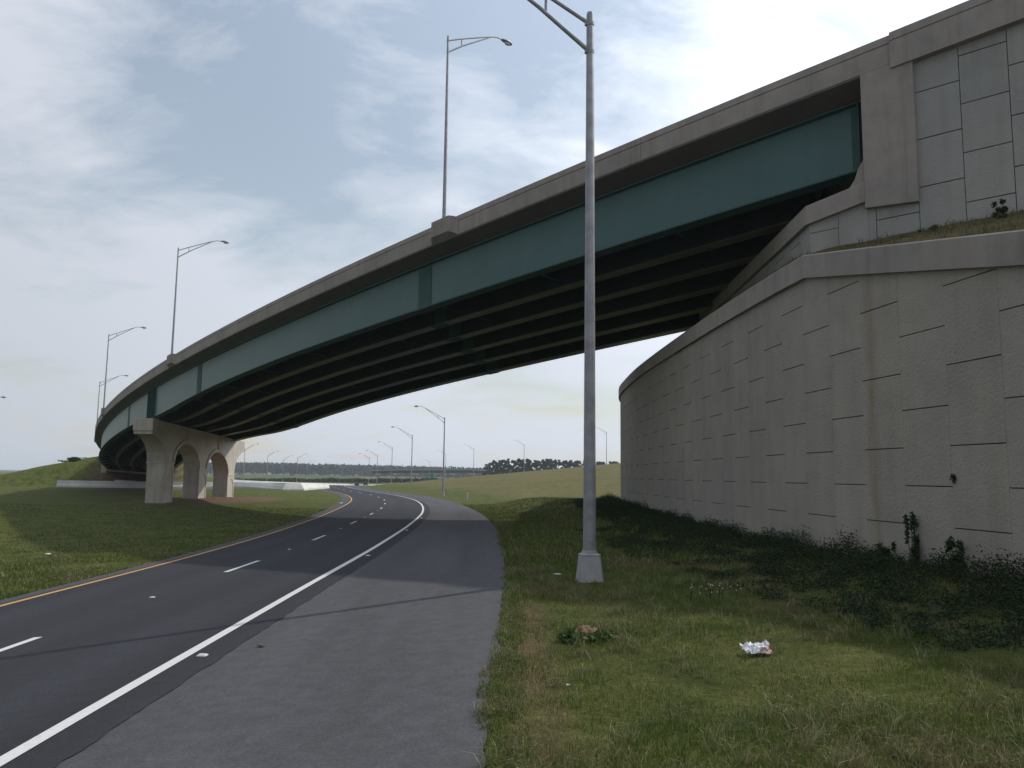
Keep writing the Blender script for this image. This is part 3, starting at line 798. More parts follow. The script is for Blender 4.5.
# curved relief on the bracket ends
mb = MB(); rs = []
for i in range(15):
    y = 72.75+(75.5-72.75)*i/14; z = lowz(y)
    rs.append([Vector((XF+.002, y, z)), Vector((XF+.07, y, z)), Vector((XF+.07, y+.1, z+.35)), Vector((XF+.002, y+.1, z+.35))])
mb.rings(rs); part(mb, 'bracket_rib', M['pier'], parent=PI_)
# bearings: where each girder crosses the pier
for go in GO:
    best = min(np.arange(40, 75, .1), key=lambda q: abs(B(q, go, 0).x-(XF-TX/2)))
    b0 = B(best, go, gz(best)); z0 = capz(b0.y)
    mb = MB(); mb.box((b0.x-.3, b0.y-.3, z0-.03), (b0.x+.3, b0.y+.3, max(z0+.08, b0.z-.004)))
    part(mb, 'bearing', M['joint'])
# far abutment
mb = MB()
aE = [B(S_END-1, -.1, 0), B(S_END-1, OW, 0)]
for (s0, s1, o0, o1, zb, dt) in ((S_END-1.2, S_END+1.5, .1, OW-.1, -2, gz(S_END)-.15), (S_END+.2, S_END+.9, .1, OW-.1, -2, -1.3)):
    ps = [B(s0, o0, dt), B(s1, o0, dt), B(s1, o1, dt), B(s0, o1, dt)]
    mb.hexa([Vector((p.x, p.y, zb)) for p in ps], ps)
part(mb, 'far_abutment', M['pier'])
mb = MB()
ps = [B(S_END-1.6, -.35, -.93), B(S_END+1.2, -.35, -.93), B(S_END+1.2, .6, -.93), B(S_END-1.6, .6, -.93)]
mb.hexa([Vector((p.x, p.y, -2)) for p in ps], ps); part(mb, 'wing_pilaster', M['pier'])
tag(ov, 'long curved highway overpass with green steel girders on an arched concrete pier', 'overpass')

# ------------------------------------------------------------------ street lamps
def make_lamp(H, arm, rise, rb, rt, base=True):
    root = empty('street_lamp')
    n = 20
    zb = .5 if base else .05
    mb = MB(); mb.tube([(0, 0, zb), (0, 0, H*.5), (0, 0, H-.05), (0, 0, H)], [rb, (rb+rt)/2, rt, rt*.85], n)
    mb.build('pole', M['galv'], root, True)
    mb = MB()
    if base:
        def sq(w, z, c=.03): return [Vector((x*w+(-c*x if k % 2 else 0), y*w+(0 if k % 2 else -c*y), z)) for k, (x, y) in enumerate([(-1, -1), (-1, -1), (1, -1), (1, -1), (1, 1), (1, 1), (-1, 1), (-1, 1)])]
        def octo(w, z, c):
            return [Vector(q) for q in ((-w+c, -w, z), (w-c, -w, z), (w, -w+c, z), (w, w-c, z), (w-c, w, z), (-w+c, w, z), (-w, w-c, z), (-w, -w+c, z))]
        mb.rings([octo(.235, -.25, .03), octo(.235, .02, .03), octo(.225, .04, .03), octo(.18, .5, .04), octo(.185, .505, .04), octo(.185, .53, .04), octo(.14, .545, .05)])
        mb.build('base', M['base'], root, False)
        mb = MB(); mb.tube([(0, 0, .545), (0, 0, .60)], [rb+.03, rb+.012], 16); mb.build('collar', M['galv'], root, True)
        mb = MB(); mb.box((-.075, -.184-.0, .16), (.075, -.208, .36)); mb.build('access_door', M['base'], root, bevel=.005)
        mb = MB(); mb.box((-.05, -rb-.008, 1.15), (.05, -rb+.03, 1.42)); mb.build('number_plate', M['white'], root)
    else:
        mb.tube([(0, 0, 0), (0, 0, .06)], [rb+.08, rb+.08], 12); mb.build('base_plate', M['galv'], root)
    xa = arm*.80; za_ = H-.25+rise*.92
    mb = MB()
    up = [(0, 0, H-.25)]+[(xa*t, 0, H-.25+rise*.92*(t**.95)) for t in (.25, .5, .75, 1)]+[(arm*.9, 0, H-.25+rise), (arm, 0, H-.25+rise+.01)]
    mb.tube(up, [.042, .04, .038, .036, .034, .032, .03], 10)
    mb.tube([(0, 0, H-.86), (xa*.35, 0, H-.86+(rise*.92+.61)*.38), (xa*.98, 0, za_-.04)], [.045, .042, .03], 10)
    xs_ = xa*.30
    mb.tube([(xs_, 0, H-.25+rise*.92*(.30**.95)), (xs_, 0, H-.86+(rise*.92+.61)*.33)], .028, 8)
    mb.build('arm', M['galv'], root, True)
    for z in (H-.25, H-.86):
        mb = MB(); mb.tube([(0, 0, z-.035), (0, 0, z+.035)], rt+.012, 14); mb.box((0, -.03, z-.035), (.035+rt, .03, z+.035)); mb.build('clamp', M['galv'], root)
    # cobra head
    zh = H-.25+rise+.01; mb = MB(); rs = []
    for t, w, hh, dz_ in ((0, .05, .05, 0), (.08, .09, .08, .0), (.3, .14, .11, .01), (.55, .17, .12, .0), (.8, .12, .08, -.02), (.88, .05, .03, -.03)):
        rs.append([Vector((arm-.05+t*.85, w*math.cos(a), zh+dz_+hh*math.sin(a)*(1 if math.sin(a) > 0 else .55))) for a in [2*PI*k/12 for k in range(12)]])
    mb.rings(rs); hdn = mb.build('lamp_head', M['lamp_head'], root, True)
    mb = MB(); rs = []
    for z, q in ((-.05, 1), (-.12, .85), (-.15, .5)):
        rs.append([Vector((arm+.38+.2*q*math.cos(a), .11*q*math.sin(a), zh+z)) for a in [2*PI*k/12 for k in range(12)]])
    mb.rings(rs); mb.build('lens', M['lens'], hdn, True)
    return root
bp = at(589.5, 575, 15.6)
L0 = make_lamp(11.55, 3.9, 1.85, .125, .075)
L0.location = (bp.x, bp.y, Zg(bp.x, bp.y)-.02); L0.rotation_euler = (0, 0, PI+R(9))
tag(L0, 'tall grey street lamp on a tapered base standing in the grass by the beige wall', 'street lamp', 'street lamps along the lower road')
LB = make_lamp(9.5, 3.65, 1.5, .095, .055, False)
ordn = ['first', 'second', 'third', 'fourth', 'fifth', 'sixth', 'seventh', 'eighth']
bl = ['lamp on the bridge parapet nearest the camera, above the middle of the overpass', 'lamp on the bridge parapet just right of the arched pier, second from the camera',
      'lamp on the bridge parapet left of the arched pier, third from the camera', 'farthest lamp on the bridge parapet, at the far left end of the overpass']
for i, s in enumerate(LS):
    o = LB if i == 0 else copy_tree(LB)
    p = B(s, -.06, .02); o.location = p; o.rotation_euler = (0, 0, -hd(s)); tag(o, bl[i], 'street lamp', 'street lamps on the overpass parapet')
# lamps in the distance: pixel column, pixel height of the pole, which side the arm points, base pixel row
H0 = 11.35
right_row = [(443, 77, 495), (411, 54, 490), (391.3, 36.5, 484.5), (376.6, 29.5, 485), (368.6, 26, 484)]
hill_row = [(606.6, 32, 463.7), (524, 27.5, 471), (473.5, 26, 475), (445.4, 22, 476), (429.5, 17, 479)]
left_row = [(243.3, 34, 482.5), (266.6, 27, 482.5), (282.6, 22.5, 482), (296.6, 24.5, 482.5), (306.7, 17.5, 481.5), (327, 14, 481), (342.7, 13.5, 481.5), (352, 12, 481), (362.5, 12, 481), (371.5, 16, 482), (389.5, 15, 482), (403.4, 14, 482)]
def far_lamp(px, hp, base, side, label, group):
    Y = H0*F/hp*1.005
    p = at(px, base, Y); z = p.z
    zg = Zg(p.x, p.y) if Y < 340 else z
    o = copy_tree(L0); o.location = (p.x, p.y, min(z, zg) if abs(zg-z) > .3 else z); 
    if zg < z-.1: o.scale = (1, 1, 1); o.location.z = zg-.02
    o.rotation_euler = (0, 0, PI if side < 0 else 0)
    tag(o, label, 'street lamp', group)
    print(label[:40], px, 'Y', round(Y), 'X', round(p.x), 'z', round(z, 2), 'ground', round(zg, 2), 'Xe', round(Xe(Y), 1))
for i, r in enumerate(right_row): far_lamp(*r, -1, '%s distant lamp beyond the near pole on the right verge, arm to the left' % ordn[i], 'street lamps along the lower road')
for i, r in enumerate(hill_row): far_lamp(*r, -1, '%s street lamp behind the grassy slope counted leftwards from the beige wall' % ordn[i], 'street lamps behind the grassy slope')
lo = ['first', 'second', 'third', 'fourth', 'fifth', 'sixth', 'seventh', 'eighth', 'ninth', 'tenth', 'eleventh', 'twelfth']
for i, r in enumerate(left_row): far_lamp(*r, 1, '%s far lamp before the dark wood, counted rightwards from the arched pier' % lo[i], 'far street lamps before the wood')
q = at(-34, 480, 112); o = copy_tree(L0); o.location = (q.x, q.y, Zg(q.x, q.y)-.02); o.rotation_euler = (0, 0, 0)
tag(o, 'street lamp mostly out of view at the left edge, only its head showing', 'street lamp', 'street lamps along the lower road')

# ------------------------------------------------------------------ concrete barriers
def barrier(name, pts, label, parent=None):
    """pts: (x, y, zbase, height)"""
    mb = MB(); rs = []; P_ = [Vector(p[:2]+(0,)) for p in pts]
    dens = []
    for i in range(len(pts)-1):
        n = max(1, int((P_[i+1]-P_[i]).length/3))
        for k in range(n): t = k/n; dens.append([pts[i][j]*(1-t)+pts[i+1][j]*t for j in range(5)])
    dens.append(list(pts[-1]))
    for i, d in enumerate(dens):
        a = dens[max(0, i-1)]; b_ = dens[min(len(dens)-1, i+1)]
        t = Vector((b_[0]-a[0], b_[1]-a[1], 0)).normalized(); n = Vector((-t.y, t.x, 0)); c = Vector((d[0], d[1], d[2])); h = d[3]
        wd = d[4]; wn = -(.3+wd*1.3) if wd else -.3
        if wd: rs.append([c+n*.3+Vector((0, 0, -.4)), c+n*.3+Vector((0, 0, .08)), c+n*.16+Vector((0, 0, .33)), c+n*.09+Vector((0, 0, h)), c-n*.09+Vector((0, 0, h)), c+n*(wn*.55)+Vector((0, 0, h*.55)), c+n*wn+Vector((0, 0, .04)), c+n*wn+Vector((0, 0, -.4))]); continue
        rs.append([c+n*.3+Vector((0, 0, -.4)), c+n*.3+Vector((0, 0, .08)), c+n*.16+Vector((0, 0, .33)), c+n*.09+Vector((0, 0, h)), c-n*.09+Vector((0, 0, h)), c-n*.16+Vector((0, 0, .33)), c-n*.3+Vector((0, 0, .08)), c-n*.3+Vector((0, 0, -.4))])
    mb.rings(rs); o = mb.build(name, M['barrier']); tag(o, label, 'barrier', 'white concrete barriers'); return o
def bpt(px, pb, ptp, Y, wd=0):
    a = at(px, pb, Y); b_ = at(px, ptp, Y); return (a.x, a.y, a.z, max(.5, b_.z-a.z), wd)
def bg(px, pb, ptp):
    p = gnd(px, pb); return bpt(px, pb, ptp, p.y)
barrier('concrete_barrier', [bpt(57, 485.6, 480.3, 145), bpt(96, 486, 480.8, 146), bpt(145, 486.8, 481.6, 147), bpt(190, 486.8, 482.0, 150), bpt(234, 486.6, 482.4, 152, .3), bpt(252, 487, 482.5, 150, .4), bpt(268, 488.1, 482.6, 146, .6), bpt(286, 489.5, 482.8, 142, .45), bpt(300, 489.4, 483, 143, .45), bpt(308, 488.2, 483.2, 150, .35), bpt(328, 487.2, 483.6, 166, 0.02)], 'long white concrete barrier on the grass running behind the arched pier')
barrier('concrete_barrier', [bpt(230, 481.6, 479.3, 260), bpt(262, 483.2, 481.2, 270), bpt(300, 484.5, 482.6, 300), bpt(350, 485.5, 483.9, 360), bpt(389, 485.8, 484.4, 375)], 'far thin white concrete barrier beyond the cars at the bend of the road')
# culvert slab under the far end
q = gnd(120, 487); mb = MB(); sl_ = at(128, 481.8, 150)
mb.box((-2.3, -.5, -.3), (1.4, .5, .22)); o = mb.build('concrete_slab', M['barrier'], bevel=.05); o.location = (sl_.x, sl_.y, sl_.z); o.rotation_euler = (0, R(3), 0)
tag(o, 'short pale concrete slab lying behind the barrier under the overpass', 'slab')

# ------------------------------------------------------------------ cars
def make_car(paint):
    root = empty('parked_car' if False else 'car')
    mb = MB()
    def sec(y, w, z0, z1, tw=None): tw = tw or w*.94; return [Vector((-w, y, z0)), Vector((w, y, z0)), Vector((w*1.02, y, (z0+z1)/2)), Vector((tw, y, z1)), Vector((-tw, y, z1)), Vector((-w*1.02, y, (z0+z1)/2))]
    mb.rings([sec(-2.3, .80, .42, .85), sec(-2.2, .88, .28, .98), sec(-1.3, .92, .24, 1.02), sec(0, .93, .24, 1.03), sec(1.2, .92, .24, 1.0), sec(2.1, .86, .28, .86), sec(2.3, .78, .42, .74)])
    mb.build('body', paint, root, bevel=.03)
    mb = MB()
    mb.rings([[Vector((x, y, z)) for x, y, z in q] for q in (
        [(-.84, -2.1, 1.0), (.84, -2.1, 1.0), (.84, 1.0, 1.0), (-.84, 1.0, 1.0)], [(-.66, -1.8, 1.58), (.66, -1.8, 1.58), (.66, .25, 1.58), (-.66, .25, 1.58)])])
    mb.build('window', M['glass'], root, bevel=.03)
    mb = MB(); mb.box((-.66, -1.8, 1.565), (.66, .25, 1.66)); mb.build('roof', paint, root, bevel=.04)
    for x in (-.86, .86):
        for y in (-1.4, 1.4):
            mb = MB(); mb.tube([(x-.11, y, .34), (x+.11, y, .34)], .34, 16); w_ = mb.build('wheel', M['tyre'], root, True)
            mb = MB(); mb.tube([(x-.118, y, .34), (x+.118, y, .34)], .2, 10); mb.build('rim', M['galv'], w_)
    for x in (-.68, .68):
        mb = MB(); mb.box((x-.13, -2.29, .72), (x+.13, -2.2, .92)); mb.build('tail_light', M['redlens'], root)
        mb = MB(); mb.box((x-.15, 2.2, .58), (x+.15, 2.3, .72)); mb.build('headlight', M['lens'], root)
    return root
cr = make_car(M['carpaint']); Y = 345
p = at(356.8, 486.0, Y); cr.location = p; cr.rotation_euler = (0, 0, R(10)); tag(cr, 'dark car driving away on the far bend, the left one of two', 'car', 'cars far down the road')
Zc1 = p.z
c2_ = copy_tree(cr); p = at(365.4, 485.6, 362); c2_.location = p; c2_.rotation_euler = (0, 0, R(10)); tag(c2_, 'dark car on the far bend, the right one of two, beside the verge', 'car', 'cars far down the road')
print('car z', Zc1, zc(345), 'Xw', Xw(345), p)

# ------------------------------------------------------------------ far overpass, sign, marker post
fo_ = empty('far_overpass', at(440, 481, 620))
Yd = 620
def fpt(px, py): return at(px, py, Yd)
mb = MB(); line = [(372, 469.8), (385, 469.5), (400, 469.2), (430, 469), (470, 469), (487, 469.8), (503, 472.5)]
rs = []
for px, py in line:
    a = fpt(px, py); rs.append([a, a+Vector((0, 9, 0)), a+Vector((0, 9, -1.0)), a+Vector((0, 0, -1.0))])
mb.rings(rs); o = mb.build('parapet', M['coping']); under(fo_, o)
mb = MB(); rs = []
for px, py in line:
    a = fpt(px, py)+Vector((0, .9, -1.0)); rs.append([a, a+Vector((0, 7.4, 0)), a+Vector((0, 7.4, -2.0)), a+Vector((0, 0, -2.0))])
mb.rings(rs); o = mb.build('girder', M['girder_dark']); under(fo_, o)
for px in (378, 396, 415, 434, 453, 472):
    a = fpt(px, 470); mb = MB(); mb.box((a.x-.9, a.y+3, -5), (a.x+.9, a.y+6, a.z-2.8)); mb.box((a.x-2.2, a.y+.8, a.z-3.6), (a.x+2.2, a.y+8, a.z-2.6)); o = mb.build('pier', M['pier']); under(fo_, o)
tag(fo_, 'far low overpass crossing the horizon left of the pine wood', 'overpass')
sg = empty('highway_sign', at(431.6, 479, 430))
a = at(431.8, 475.3, 430)
mb = MB(); mb.box((a.x-1.3, a.y, a.z-1.15), (a.x+1.3, a.y+.06, a.z+1.15)); o = mb.build('sign_panel', M['sign'], bevel=.02); under(sg, o)
mb = MB(); mb.box((a.x-1.36, a.y+.062, a.z-1.21), (a.x+1.36, a.y+.1, a.z+1.21)); o = mb.build('sign_border', M['white']); under(sg, o)
for dx in (-.8, .8):
    mb = MB(); mb.tube([(a.x+dx, a.y+.16, a.z+1), (a.x+dx, a.y+.16, a.z-4)], .06, 6); o = mb.build('post', M['galv']); under(sg, o)
tag(sg, 'small green highway sign far away in front of the distant overpass', 'sign')
p = gnd(467.5, 499.5)
mp = empty('marker_post', p)
mb = MB(); mb.box((-.05, -.02, -.1), (.05, .02, .95)); mb.build('post', M['white'], mp, bevel=.008)
mb = MB(); mb.box((-.052, -.026, .95), (.052, .026, 1.12)); mb.build('reflector', M['sign'], mp)
tag(mp, 'thin white marker post standing in the grass between the lamps and the shoulder', 'marker post')

# ------------------------------------------------------------------ plants
def leaves(centers, radii, n, size, cols, seed=0, flat=1.0):
    r = np.random.default_rng(seed)
    ci = r.integers(0, len(centers), n); c = np.array(centers)[ci]; rad = np.array(radii)[ci]
    d = r.normal(size=(n, 3)); d /= np.linalg.norm(d, axis=1)[:, None]
    rr = r.random(n)**.45
    p = c+d*rad*rr[:, None]
    a = r.normal(size=(n, 3)); a[:, 2] *= flat; a /= np.linalg.norm(a, axis=1)[:, None]
    b_ = np.cross(a, r.normal(size=(n, 3))); b_ /= np.linalg.norm(b_, axis=1)[:, None]
    s = size*(.6+.8*r.random(n))[:, None]
    co = np.stack([p-a*s, p+b_*s*.45, p+a*s, p-b_*s*.45], 1).reshape(-1, 3)
    cc = np.array(cols)[r.integers(0, len(cols), n)]*(.75+.5*r.random((n, 1)))
    return co, np.repeat(cc, 4, 0)
def leaf_obj(name, co, tint, mat, parent=None):
    return fast_mesh(name, co, 4, np.arange(len(co)), mat, tint, 'tint', parent)

# near grass: blades
def grass_field(n, region, hmin, hmax, wid, palette, seed, keep=None, lean=.5):
    r = np.random.default_rng(seed)
    pts = []
    xs = r.random(n); ys_ = r.random(n)
    out = region(xs, ys_)
    out = np.array(out)
    x, y = out[0], out[1]
    z = np.array([Zg(a, b_) for a, b_ in zip(x, y)])
    dens = np.array([noise.noise(Vector((a*1.3, b_*1.3, 2)))*.5+noise.noise(Vector((a*.4, b_*.4, 7)))*.6+.5 for a, b_ in zip(x, y)])
    k = r.random(n) < np.clip(dens*1.4, .25, 1)
    if keep is not None: k &= keep(x, y)
    x, y, z, dens = x[k], y[k], z[k], dens[k]; n = len(x)
    h = (hmin+(hmax-hmin)*r.random(n)**1.5)*(.6+.7*np.clip(dens, 0, 1)); w = wid*(.7+.6*r.random(n))*np.sqrt(np.maximum(1, y/9))
    th = r.random(n)*2*PI; ln = lean*r.random(n)**.7*h*1.6; la = r.random(n)*2*PI
    dx, dy = np.cos(th)*w, np.sin(th)*w; lx, ly = np.cos(la)*ln, np.sin(la)*ln
    base = np.stack([x, y, z-.01], 1)
    o1 = np.stack([dx, dy, 0*dx], 1)
    mid = base+np.stack([lx*.35, ly*.35, h*.6], 1); tip = base+np.stack([lx, ly, h*(1-.35*np.minimum(1, ln/h))], 1)
    co = np.stack([base-o1, base+o1, mid+o1*.75, mid-o1*.75, mid-o1*.75, mid+o1*.75, tip+o1*.08, tip-o1*.08], 1).reshape(-1, 3)
    pal = np.array(palette); ci = r.integers(0, len(pal), n)
    # patches of dry grass
    pn = np.array([noise.noise(Vector((a*.55, b_*.55, 11)))+.5*noise.noise(Vector((a*2.1, b_*2.1, 4))) for a, b_ in zip(x, y)])
    dry = r.random(n) < np.clip(.26+.9*pn, .05, .8)
    c = pal[ci]; c[dry] = np.array([(.20, .165, .085), (.27, .23, .14), (.14, .105, .06), (.14, .14, .055)])[r.integers(0, 4, dry.sum())]
    c = c*(.7+.6*r.random((n, 1)))
    return co, np.repeat(c, 8, 0)
GP = [(.070, .115, .022), (.085, .125, .028), (.055, .095, .022), (.11, .13, .035), (.045, .085, .02)]
GP = [(q[0]*1.22, q[1]*1.17, q[2]*.95) for q in GP]
def reg_near(a, b_):   # wedge in front of the camera, right of the shoulder, denser close by
    y = 4.2+15.5*b_**1.15; x0 = np.array([Xe(v) for v in y])-.06; x1 = np.minimum(.72*y+.8, np.array([Xwall(v) for v in y]))
    return x0+(x1-x0)*a, y
def reg_mid(a, b_):
    y = 18+60*b_**1.5; x0 = np.array([Xe(v) for v in y])-.03; x1 = np.minimum(.2*y+4, np.array([min(Xwall(min(v, 52)), 40) for v in y])); x1 = np.where(y > 52, .16*y, x1)
    return x0+(x1-x0)*a, y
def reg_left(a, b_):
    y = 15+55*b_**1.4; x1 = np.array([Xs(v) for v in y])+.04; x0 = -.70*y-3; x0 = np.minimum(x0, x1-.5)
    return x1-(x1-x0)*a**1.3, y
parts_ = [grass_field(230000, reg_near, .025, .11, .0027, GP, 1), grass_field(60000, reg_mid, .07, .20, .007, GP, 2), grass_field(90000, reg_left, .05, .13, .006, GP, 3)]
# longer tufts standing out of the sward
tr_ = np.random.default_rng(77); TX, TY = reg_near(tr_.random(700), tr_.random(700)*.9)
def reg_tuft(a, b_):
    i = (a*699.99).astype(int); q = np.random.default_rng(78)
    return TX[i]+q.normal(size=len(a))*.035, TY[i]+q.normal(size=len(a))*.035
_sv = GP; parts_.append(grass_field(26000, reg_tuft, .08, .24, .0026, [(.10, .15, .04), (.13, .17, .05), (.20, .19, .09), (.30, .27, .16)], 79, None, .75))
# ragged fringe over the shoulder edge
def reg_edge(a, b_):
    y = 4+26*b_**1.2; x0 = np.array([Xe(v) for v in y]); return x0-.12+.45*a, y
def keep_edge(x, y):
    return np.array([noise.noise(Vector((b_*1.8, 3.3, 0)))+.4*noise.noise(Vector((b_*6, 1, 0)))+.12 > (Xe(b_)-a_)*4 for a_, b_ in zip(x, y)])
parts_.append(grass_field(16000, reg_edge, .04, .12, .0045, GP, 4, keep_edge, .9))
co = np.concatenate([p[0] for p in parts_]); tn = np.concatenate([p[1] for p in parts_])
go_ = fast_mesh('grass', co, 4, np.arange(len(co)), M['blade'], tn); tag(go_, kind='stuff')

# broad-leaved weeds banked up against the wall
WC = [(.026, .044, .015), (.020, .038, .014), (.032, .052, .016), (.022, .040, .018)]
cen = []; rad = []
for i in range(2600):
    y = 9+50*random.random()**1.35; d = (random.random()**1.4)*(4.4 if y < 30 else 3.0)
    x = Xwall(y)-.05-d
    if x < Xe(y)+2.6: continue
    nz = noise.noise(Vector((x*.8, y*.8, 1)))
    if nz < -.25 and random.random() < .7: continue
    h = (.32-.06*d)*(1+nz)*random.uniform(.6, 1.3); h = max(.08, h)
    cen.append((x, y, Zg(x, y)+h*.45)); rad.append((.26, .26, h*.75))
co, tn = leaves(cen, rad, 210000, .025, WC, 5, .7)
wb = leaf_obj('weed_bank', co, tn, M['leaf']); tag(wb, kind='stuff')
# clumps of weeds scattered on the verge
def plant(name, loc, h, w, label, cat='plant', n=500, leafs=.05, stem=True, cols=WC, seed=1, group=None):
    root = empty(name, loc); rr = random.Random(seed)
    cs = [(rr.gauss(0, w*.6), -abs(rr.gauss(0, w*.4)), h*rr.uniform(.05, 1)**1.5) for _ in range(14)]
    co, tn = leaves(cs, [(w*.5, w*.4, h*.16)]*14, int(n*1.2), leafs*.95, [tuple(v*1.5 for v in q) for q in cols], seed)
    leaf_obj('foliage', co, tn, M['leaf'], root)
    mb = MB()
    for c in cs[:9]: mb.tube([(c[0]*.15, c[1]*.15, -.05), (c[0]*.5, c[1]*.5, c[2]*.5), c], [.012, .009, .004], 5)
    mb.build('stem', M['bark'], root)
    tag(root, label, cat, group); return root
def on_wall(px, off=.12):
    # point at the foot of the wall in this pixel column
    a, b_, c = ray(px, 565)
    y = min(np.arange(8, 60, .05), key=lambda v: abs(a/b_*v-(Xwall(v)-off))); return Vector((a/b_*y, y, Zg(a/b_*y, y)))
p = on_wall(886); plant('weed_plant', p, .55, .22, 'low leafy weed at the foot of the beige wall, left of the tall thin one', seed=2, group='weeds at the foot of the wall')
p = on_wall(913); plant('weed_plant', p, 1.05, .10, 'tall thin weed climbing a panel joint of the beige wall', seed=3, n=600, leafs=.04, group='weeds at the foot of the wall')
p = on_wall(954); plant('weed_plant', p, .60, .17, 'bushy weed at the foot of the beige wall, right of the tall thin one', seed=4, group='weeds at the foot of the wall')
p = on_wall(958, .02); plant('weed_sprig', Vector((p.x, p.y, 2+.0)), .12, .06, 'tiny sprig growing out of a joint halfway up the beige wall', seed=6, n=60, leafs=.03)
yb = B(-24, 0, 0).y-.9; a, b_, c = ray(1000, 215); p = Vector((a/b_*yb, yb, bench_z(a/b_*yb, yb))); plant('shrub', p, .55, .16, 'small dark shrub on the grassy bench under the upper wall', 'shrub', 500, .05, seed=8)
a, b_, c = ray(932, 232); yb = B(-22.1, 0, 0).y-.5; p = Vector((a/b_*yb, yb, bench_z(a/b_*yb, yb))); plant('shrub', p, .22, .22, 'low green plant at the foot of the upper panelled wall', 'shrub', 260, .05, seed=9)
# dry grass on the bench
r = np.random.default_rng(31); n = 16000
y = 8+26*r.random(n); t = r.random(n); x = np.array([Xwall(b_)+.35+(upx(b_)[0]-Xwall(b_)-.45)*a_ for a_, b_ in zip(t[:], y)]) if False else None
yv = np.linspace(6, 36, 61); xw_ = np.array([Xwall(v)+.35 for v in yv]); xu_ = np.array([upx(v)[0]-.1 for v in yv])
x = np.interp(y, yv, xw_)+(np.interp(y, yv, xu_)-np.interp(y, yv, xw_))*t
z = np.array([bench_z(a_, b_) for a_, b_ in zip(x, y)])
h = .08+.2*r.random(n); w = .008; th = r.random(n)*2*PI; la = r.random(n)*2*PI
o1 = np.stack([np.cos(th)*w, np.sin(th)*w, 0*th], 1); base = np.stack([x, y, z-.02], 1); lx, ly = np.cos(la)*h*.6, np.sin(la)*h*.6
mid = base+np.stack([lx*.35, ly*.35, h*.6], 1); tip = base+np.stack([lx, ly, h*.9], 1)
co = np.stack([base-o1, base+o1, mid+o1*.75, mid-o1*.75, mid-o1*.75, mid+o1*.75, tip+o1*.08, tip-o1*.08], 1).reshape(-1, 3)
pal = np.array([(.16, .125, .06), (.11, .10, .04), (.07, .08, .03), (.19, .16, .09)])
tn = np.repeat(pal[r.integers(0, 4, n)]*(.7+.5*r.random((n, 1))), 8, 0)
tag(fast_mesh('bench_grass', co, 4, np.arange(len(co)), M['blade'], tn), kind='stuff')
# scrub on the left hill and tufts on the verge
for i, (px, py, sz) in enumerate([(69, 464, .8), (76, 463.5, .7)]):
    a = at(px, py, 160); plant('bush', (a.x, a.y, Zg(a.x, a.y)-.1), sz, 1.5, ['dark bush on the crest of the left hill', 'smaller dark bush right beside the one on the left hill crest'][i], 'bush', 500, .18, seed=20+i)
# white wild flowers
p = gnd(712, 601); root = empty('wildflowers', p); mb = MB()
rr = random.Random(3)
for i in range(20):
    x, y = rr.gauss(0, .20), rr.gauss(0, .16); h = rr.uniform(.12, .26)
    mb.tube([(x, y, -.02), (x+.01, y, h)], .002, 4, 1); mb.tube([(x+.01, y, h), (x+.01, y, h+.012)], [.009, .006], 6, 0)
mb.build('blossom', [M['white'], M['leaf']], root); tag(root, 'cluster of tiny white wildflowers in the grass right of the lamp base', 'flowers')
# soil mound, litter
p = gnd(587, 640); import bmesh
def blob(name, loc, sx, sy, sz, mat, amp, fr, seed, sub=4):
    bm = bmesh.new(); bmesh.ops.create_icosphere(bm, subdivisions=sub, radius=1)
    for v in bm.verts:
        n_ = noise.noise(v.co*fr+Vector((seed, 0, 0)))+.5*noise.noise(v.co*fr*2.7+Vector((seed, 5, 0)))
        v.co *= 1+amp*n_; v.co = Vector((v.co.x*sx, v.co.y*sy, v.co.z*sz))
    me = bpy.data.meshes.new(name); bm.to_mesh(me); bm.free(); me.materials.append(mat)
    me.polygons.foreach_set('use_smooth', [True]*len(me.polygons))
    o = bpy.data.objects.new(name, me); C.objects.link(o); o.location = loc; return o
o = blob('ant_mound', p, .17, .15, .15, M['orange_dirt'], .35, 2.5, 3); tag(o, 'small orange mound of soil in the grass beside the shoulder', 'soil mound')
co, tn = leaves([(0, 0, .05)]+[(math.cos(a)*.24, math.sin(a)*.2, .05) for a in np.linspace(0, 6, 8)], [(.05, .05, .03)]+[(.12, .12, .07)]*8, 900, .05, [(.05, .085, .02), (.07, .11, .03)], 3)
wdl = leaf_obj('weed_ring', co, tn, M['leaf']); wdl.location = p; tag(wdl, 'ring of green weeds growing round the small orange soil mound', 'weeds')
p = gnd(757, 655)
bm = bmesh.new(); bmesh.ops.create_grid(bm, x_segments=26, y_segments=18, size=1)
for v in bm.verts:
    q = v.co.copy(); e = max(abs(q.x), abs(q.y))
    n_ = noise.noise(q*2.3+Vector((3, 1, 0)))+.7*noise.noise(q*4.5)
    h = .055*(1-e**3)+.04*n_
    v.co = Vector((q.x*.155*(1+.25*noise.noise(q*1.8)), q.y*.10*(1+.3*noise.noise(q*2.2+Vector((5, 0, 0)))), max(.0, h)+.03+(.05 if q.x > .8 and q.y > .2 else 0)))
bmesh.ops.solidify(bm, geom=bm.faces[:], thickness=.002)
me = bpy.data.meshes.new('plastic_bag'); bm.to_mesh(me); bm.free(); me.materials.append(M['bag'])
o = bpy.data.objects.new('plastic_bag', me); C.objects.link(o); o.location = p+Vector((0, 0, .03)); o.rotation_euler = (R(14), 0, R(8))
tag(o, 'crumpled white plastic bag with red print lying in the grass', 'litter')
def scrap(px, py, sx, label, mat='white', road=False, name='paper_scrap', seed=1):
    p = gnd(px, py)
    o = blob(name, p+Vector((0, 0, .03+sx*.1)), sx, sx*.7, sx*.25, M[mat], .5, 2, seed, 3); tag(o, label, 'litter'); return o
scrap(48, 555, .10, 'scrap of white litter on the left grass below the hill', seed=4)
